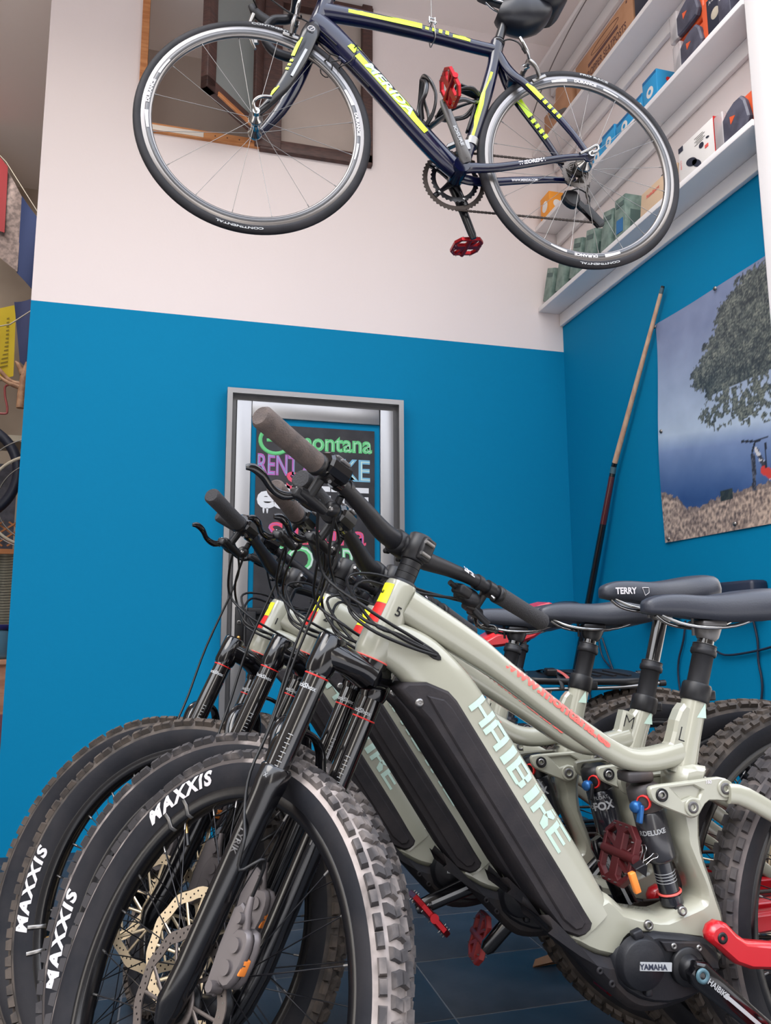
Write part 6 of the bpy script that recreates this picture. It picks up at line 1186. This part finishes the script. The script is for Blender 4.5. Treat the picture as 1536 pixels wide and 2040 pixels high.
mb = MB(); mb.tube([(-1.5, 5.19, 4.28), (-1.16, 5.19, 3.94), (-0.8, 5.19, 3.39)], 0.003, 6); mb.build('flag_string', ['cord'], None, label='string carrying the red, white and blue flags', cat='string')
mb = MB(); mb.tube([(-1.5, 5.1, 2.66), (-1.05, 5.1, 2.80), (-0.8, 5.1, 3.02)], 0.004, 6); mb.build('flag_string', ['cord'], None, label='cord crossing in front of the yellow flag', cat='string')
mb = MB(); mb.tube([(-1.5, 5.25, 2.47), (-0.8, 5.25, 2.485)], 0.004, 6); mb.build('flag_string', ['cord'], None, label='taut horizontal cord behind the antler', cat='string')
an = thing('antler', 'small brown deer antler hanging left of the wall end', 'antler', T(-0.965, 5.15, 2.28))
mb = MB(); mb.tube([(0, 0, 0), (0.0, 0, 0.12), (0.01, 0, 0.22), (0.02, 0, 0.30)], [0.026, 0.024, 0.022, 0.010], 10); mb.build('beam', ['antler_bone'], an)
for pts in ([(0.0, 0, 0.15), (-0.07, 0, 0.17), (-0.13, 0, 0.23), (-0.16, 0, 0.27)], [(0, 0, 0.13), (-0.08, -0.01, 0.155), (-0.14, -0.01, 0.20)], [(0.0, 0, 0.22), (-0.03, 0, 0.28), (-0.05, 0, 0.30)]): mb = MB(); mb.tube(smooth(pts, 3), srad([0.018]+[0.013]*(len(pts)-2)+[0.004], 3), 8); mb.build('tine', ['antler_bone'], an)
mb = MB(); mb.tube(smooth([(-1.3, 5.2, 2.28), (-1.08, 5.2, 2.25), (-1.05, 5.2, 2.28), (-1.07, 5.2, 2.38), (-1.05, 5.2, 2.44), (-0.86, 5.2, 2.43)], 5), 0.007, 8); mb.build('red_wire', ['red_wire'], None, label='bent dull red wire below the antler', cat='wire')
sh_ = thing('workshop_shelf', 'beige wall shelf and upright of the workshop behind the wall end', 'shelf', T(-1.1, 5.5, 2.1))
mb = MB(); mb.box((0, -0.05, 0.02), (0.9, 0.3, 0.04)); mb.build('shelf_board', ['beige_paint'], sh_)
mb = MB(); mb.box((0.11, 0.05, -0.55), (0.07, 0.06, 1.1)); mb.build('upright', ['beige_paint'], sh_)
mb = MB(); mb.box((-0.1, 0.2, -0.45), (0.8, 0.05, 0.75)); mb.build('dark_backboard', ['bag_dark'], sh_)
def hoop(label, c, R, r, m, name, rot=0.0, cat='tyre'):
    mb = MB(); mb.tube([(c[0]+R*cos(t)*cos(rot), c[1]+R*cos(t)*sin(rot), c[2]+R*sin(t)) for t in [2*pi*k/60 for k in range(60)]], r, 10, closed=True); mb.build(name, [m], None, label=label, cat=cat)
hoop('black tyre hanging on the workshop wall at the left edge', (-1.25, 5.12, 1.86), 0.30, 0.030, 'navy_card', 'hanging_tyre')
hoop('grey hose coil hanging lowest beside the wall end', (-0.80, 4.9, 1.66), 0.27, 0.009, 'beige_paint', 'hose_coil', cat='hose')
hoop('thin white cable loop hanging outside the hose coil', (-0.78, 4.86, 1.70), 0.33, 0.004, 'steel', 'cable_loop', cat='cable')
hoop('thin grey cable loop hanging inside the hose coil', (-0.77, 4.88, 1.65), 0.235, 0.004, 'steel', 'cable_loop', cat='cable')
ws = thing('lattice_basket', 'orange wooden lattice basket above the striped cloth', 'basket', T(-1.06, 5.25, 1.40))
for k in range(9):
    for s in (1, -1): mb = MB(); mb.box((-0.32+k*0.08, -0.006*s, 0.10), (0.010, 0.010, 0.26), Matrix.Rotation(s*0.95, 3, 'Y')); mb.build('slat', ['basket_wood'], ws)
mb = MB(); mb.box((0, 0, -0.01), (0.8, 0.03, 0.03)); mb.build('basket_rail', ['basket_wood'], ws)
ct = thing('striped_cloth', 'grey striped cloth hanging in folds under the basket', 'cloth', T(-1.06, 5.28, 0.92))
mb = MB(); vs = []; n = 60
for j in range(2):
    for i in range(n+1): u = i/n; vs.append((-0.36+0.72*u, 0.035*sin(u*26), 0.46*j))
mb.add(vs, [(i, i+1, n+2+i, n+1+i) for i in range(n)]); mb.build('cloth', ['cloth_stripe'], ct)
mb = MB()
for k in range(26):
    z = 0.015+k*0.017; vs = []
    for zz in (z, z+0.004):
        for i in range(n+1): u = i/n; vs.append((-0.36+0.72*u, 0.035*sin(u*26)-0.0025, zz))
    mb.add(vs, [(i, i+1, n+2+i, n+1+i) for i in range(n)])
mb.build('woven_stripes', ['cloth_dark'], ct)
jr = thing('storage_jar', 'clear jar of blue pieces with a dark blue lid on the wooden cabinet', 'jar', T(-1.03, 5.15, 0.742))
mb = MB(); mb.lathe([(0, 0.0), (0.10, 0.0), (0.105, 0.02), (0.105, 0.15), (0.09, 0.17)], (0, 0, 0), (0, 0, 1), 28); mb.build('jar_glass', ['jar_glass'], jr)
mb = MB(); mb.lathe([(0.0, 0.14), (0.097, 0.13), (0.097, 0.01), (0, 0.005)], (0, 0, 0), (0, 0, 1), 20); mb.build('blue_pieces', ['blue_bits'], jr)
mb = MB(); mb.lathe([(0.0, 0.20), (0.098, 0.20), (0.10, 0.195), (0.10, 0.17), (0.0, 0.17)], (0, 0, 0), (0, 0, 1), 28); mb.build('jar_lid', ['jar_lid'], jr)
cbn = thing('workshop_cabinet', 'pale wooden cabinet with a plum cloth at its foot, seen past the wall end', 'cabinet', T(-1.15, 5.3, 0))
mb = MB(); mb.box((0, 0, 0.365), (0.7, 0.5, 0.69)); mb.build('cabinet_body', ['cabinet_wood'], cbn); mb = MB(); mb.box((0, -0.01, 0.725), (0.74, 0.54, 0.03), bev=0.004); mb.build('cabinet_top', ['cabinet_wood'], cbn)
mb = MB(); mb.box((0.12, -0.27, 0.22), (0.4, 0.02, 0.42), bev=0.005); mb.build('plum_cloth', ['plum'], cbn)
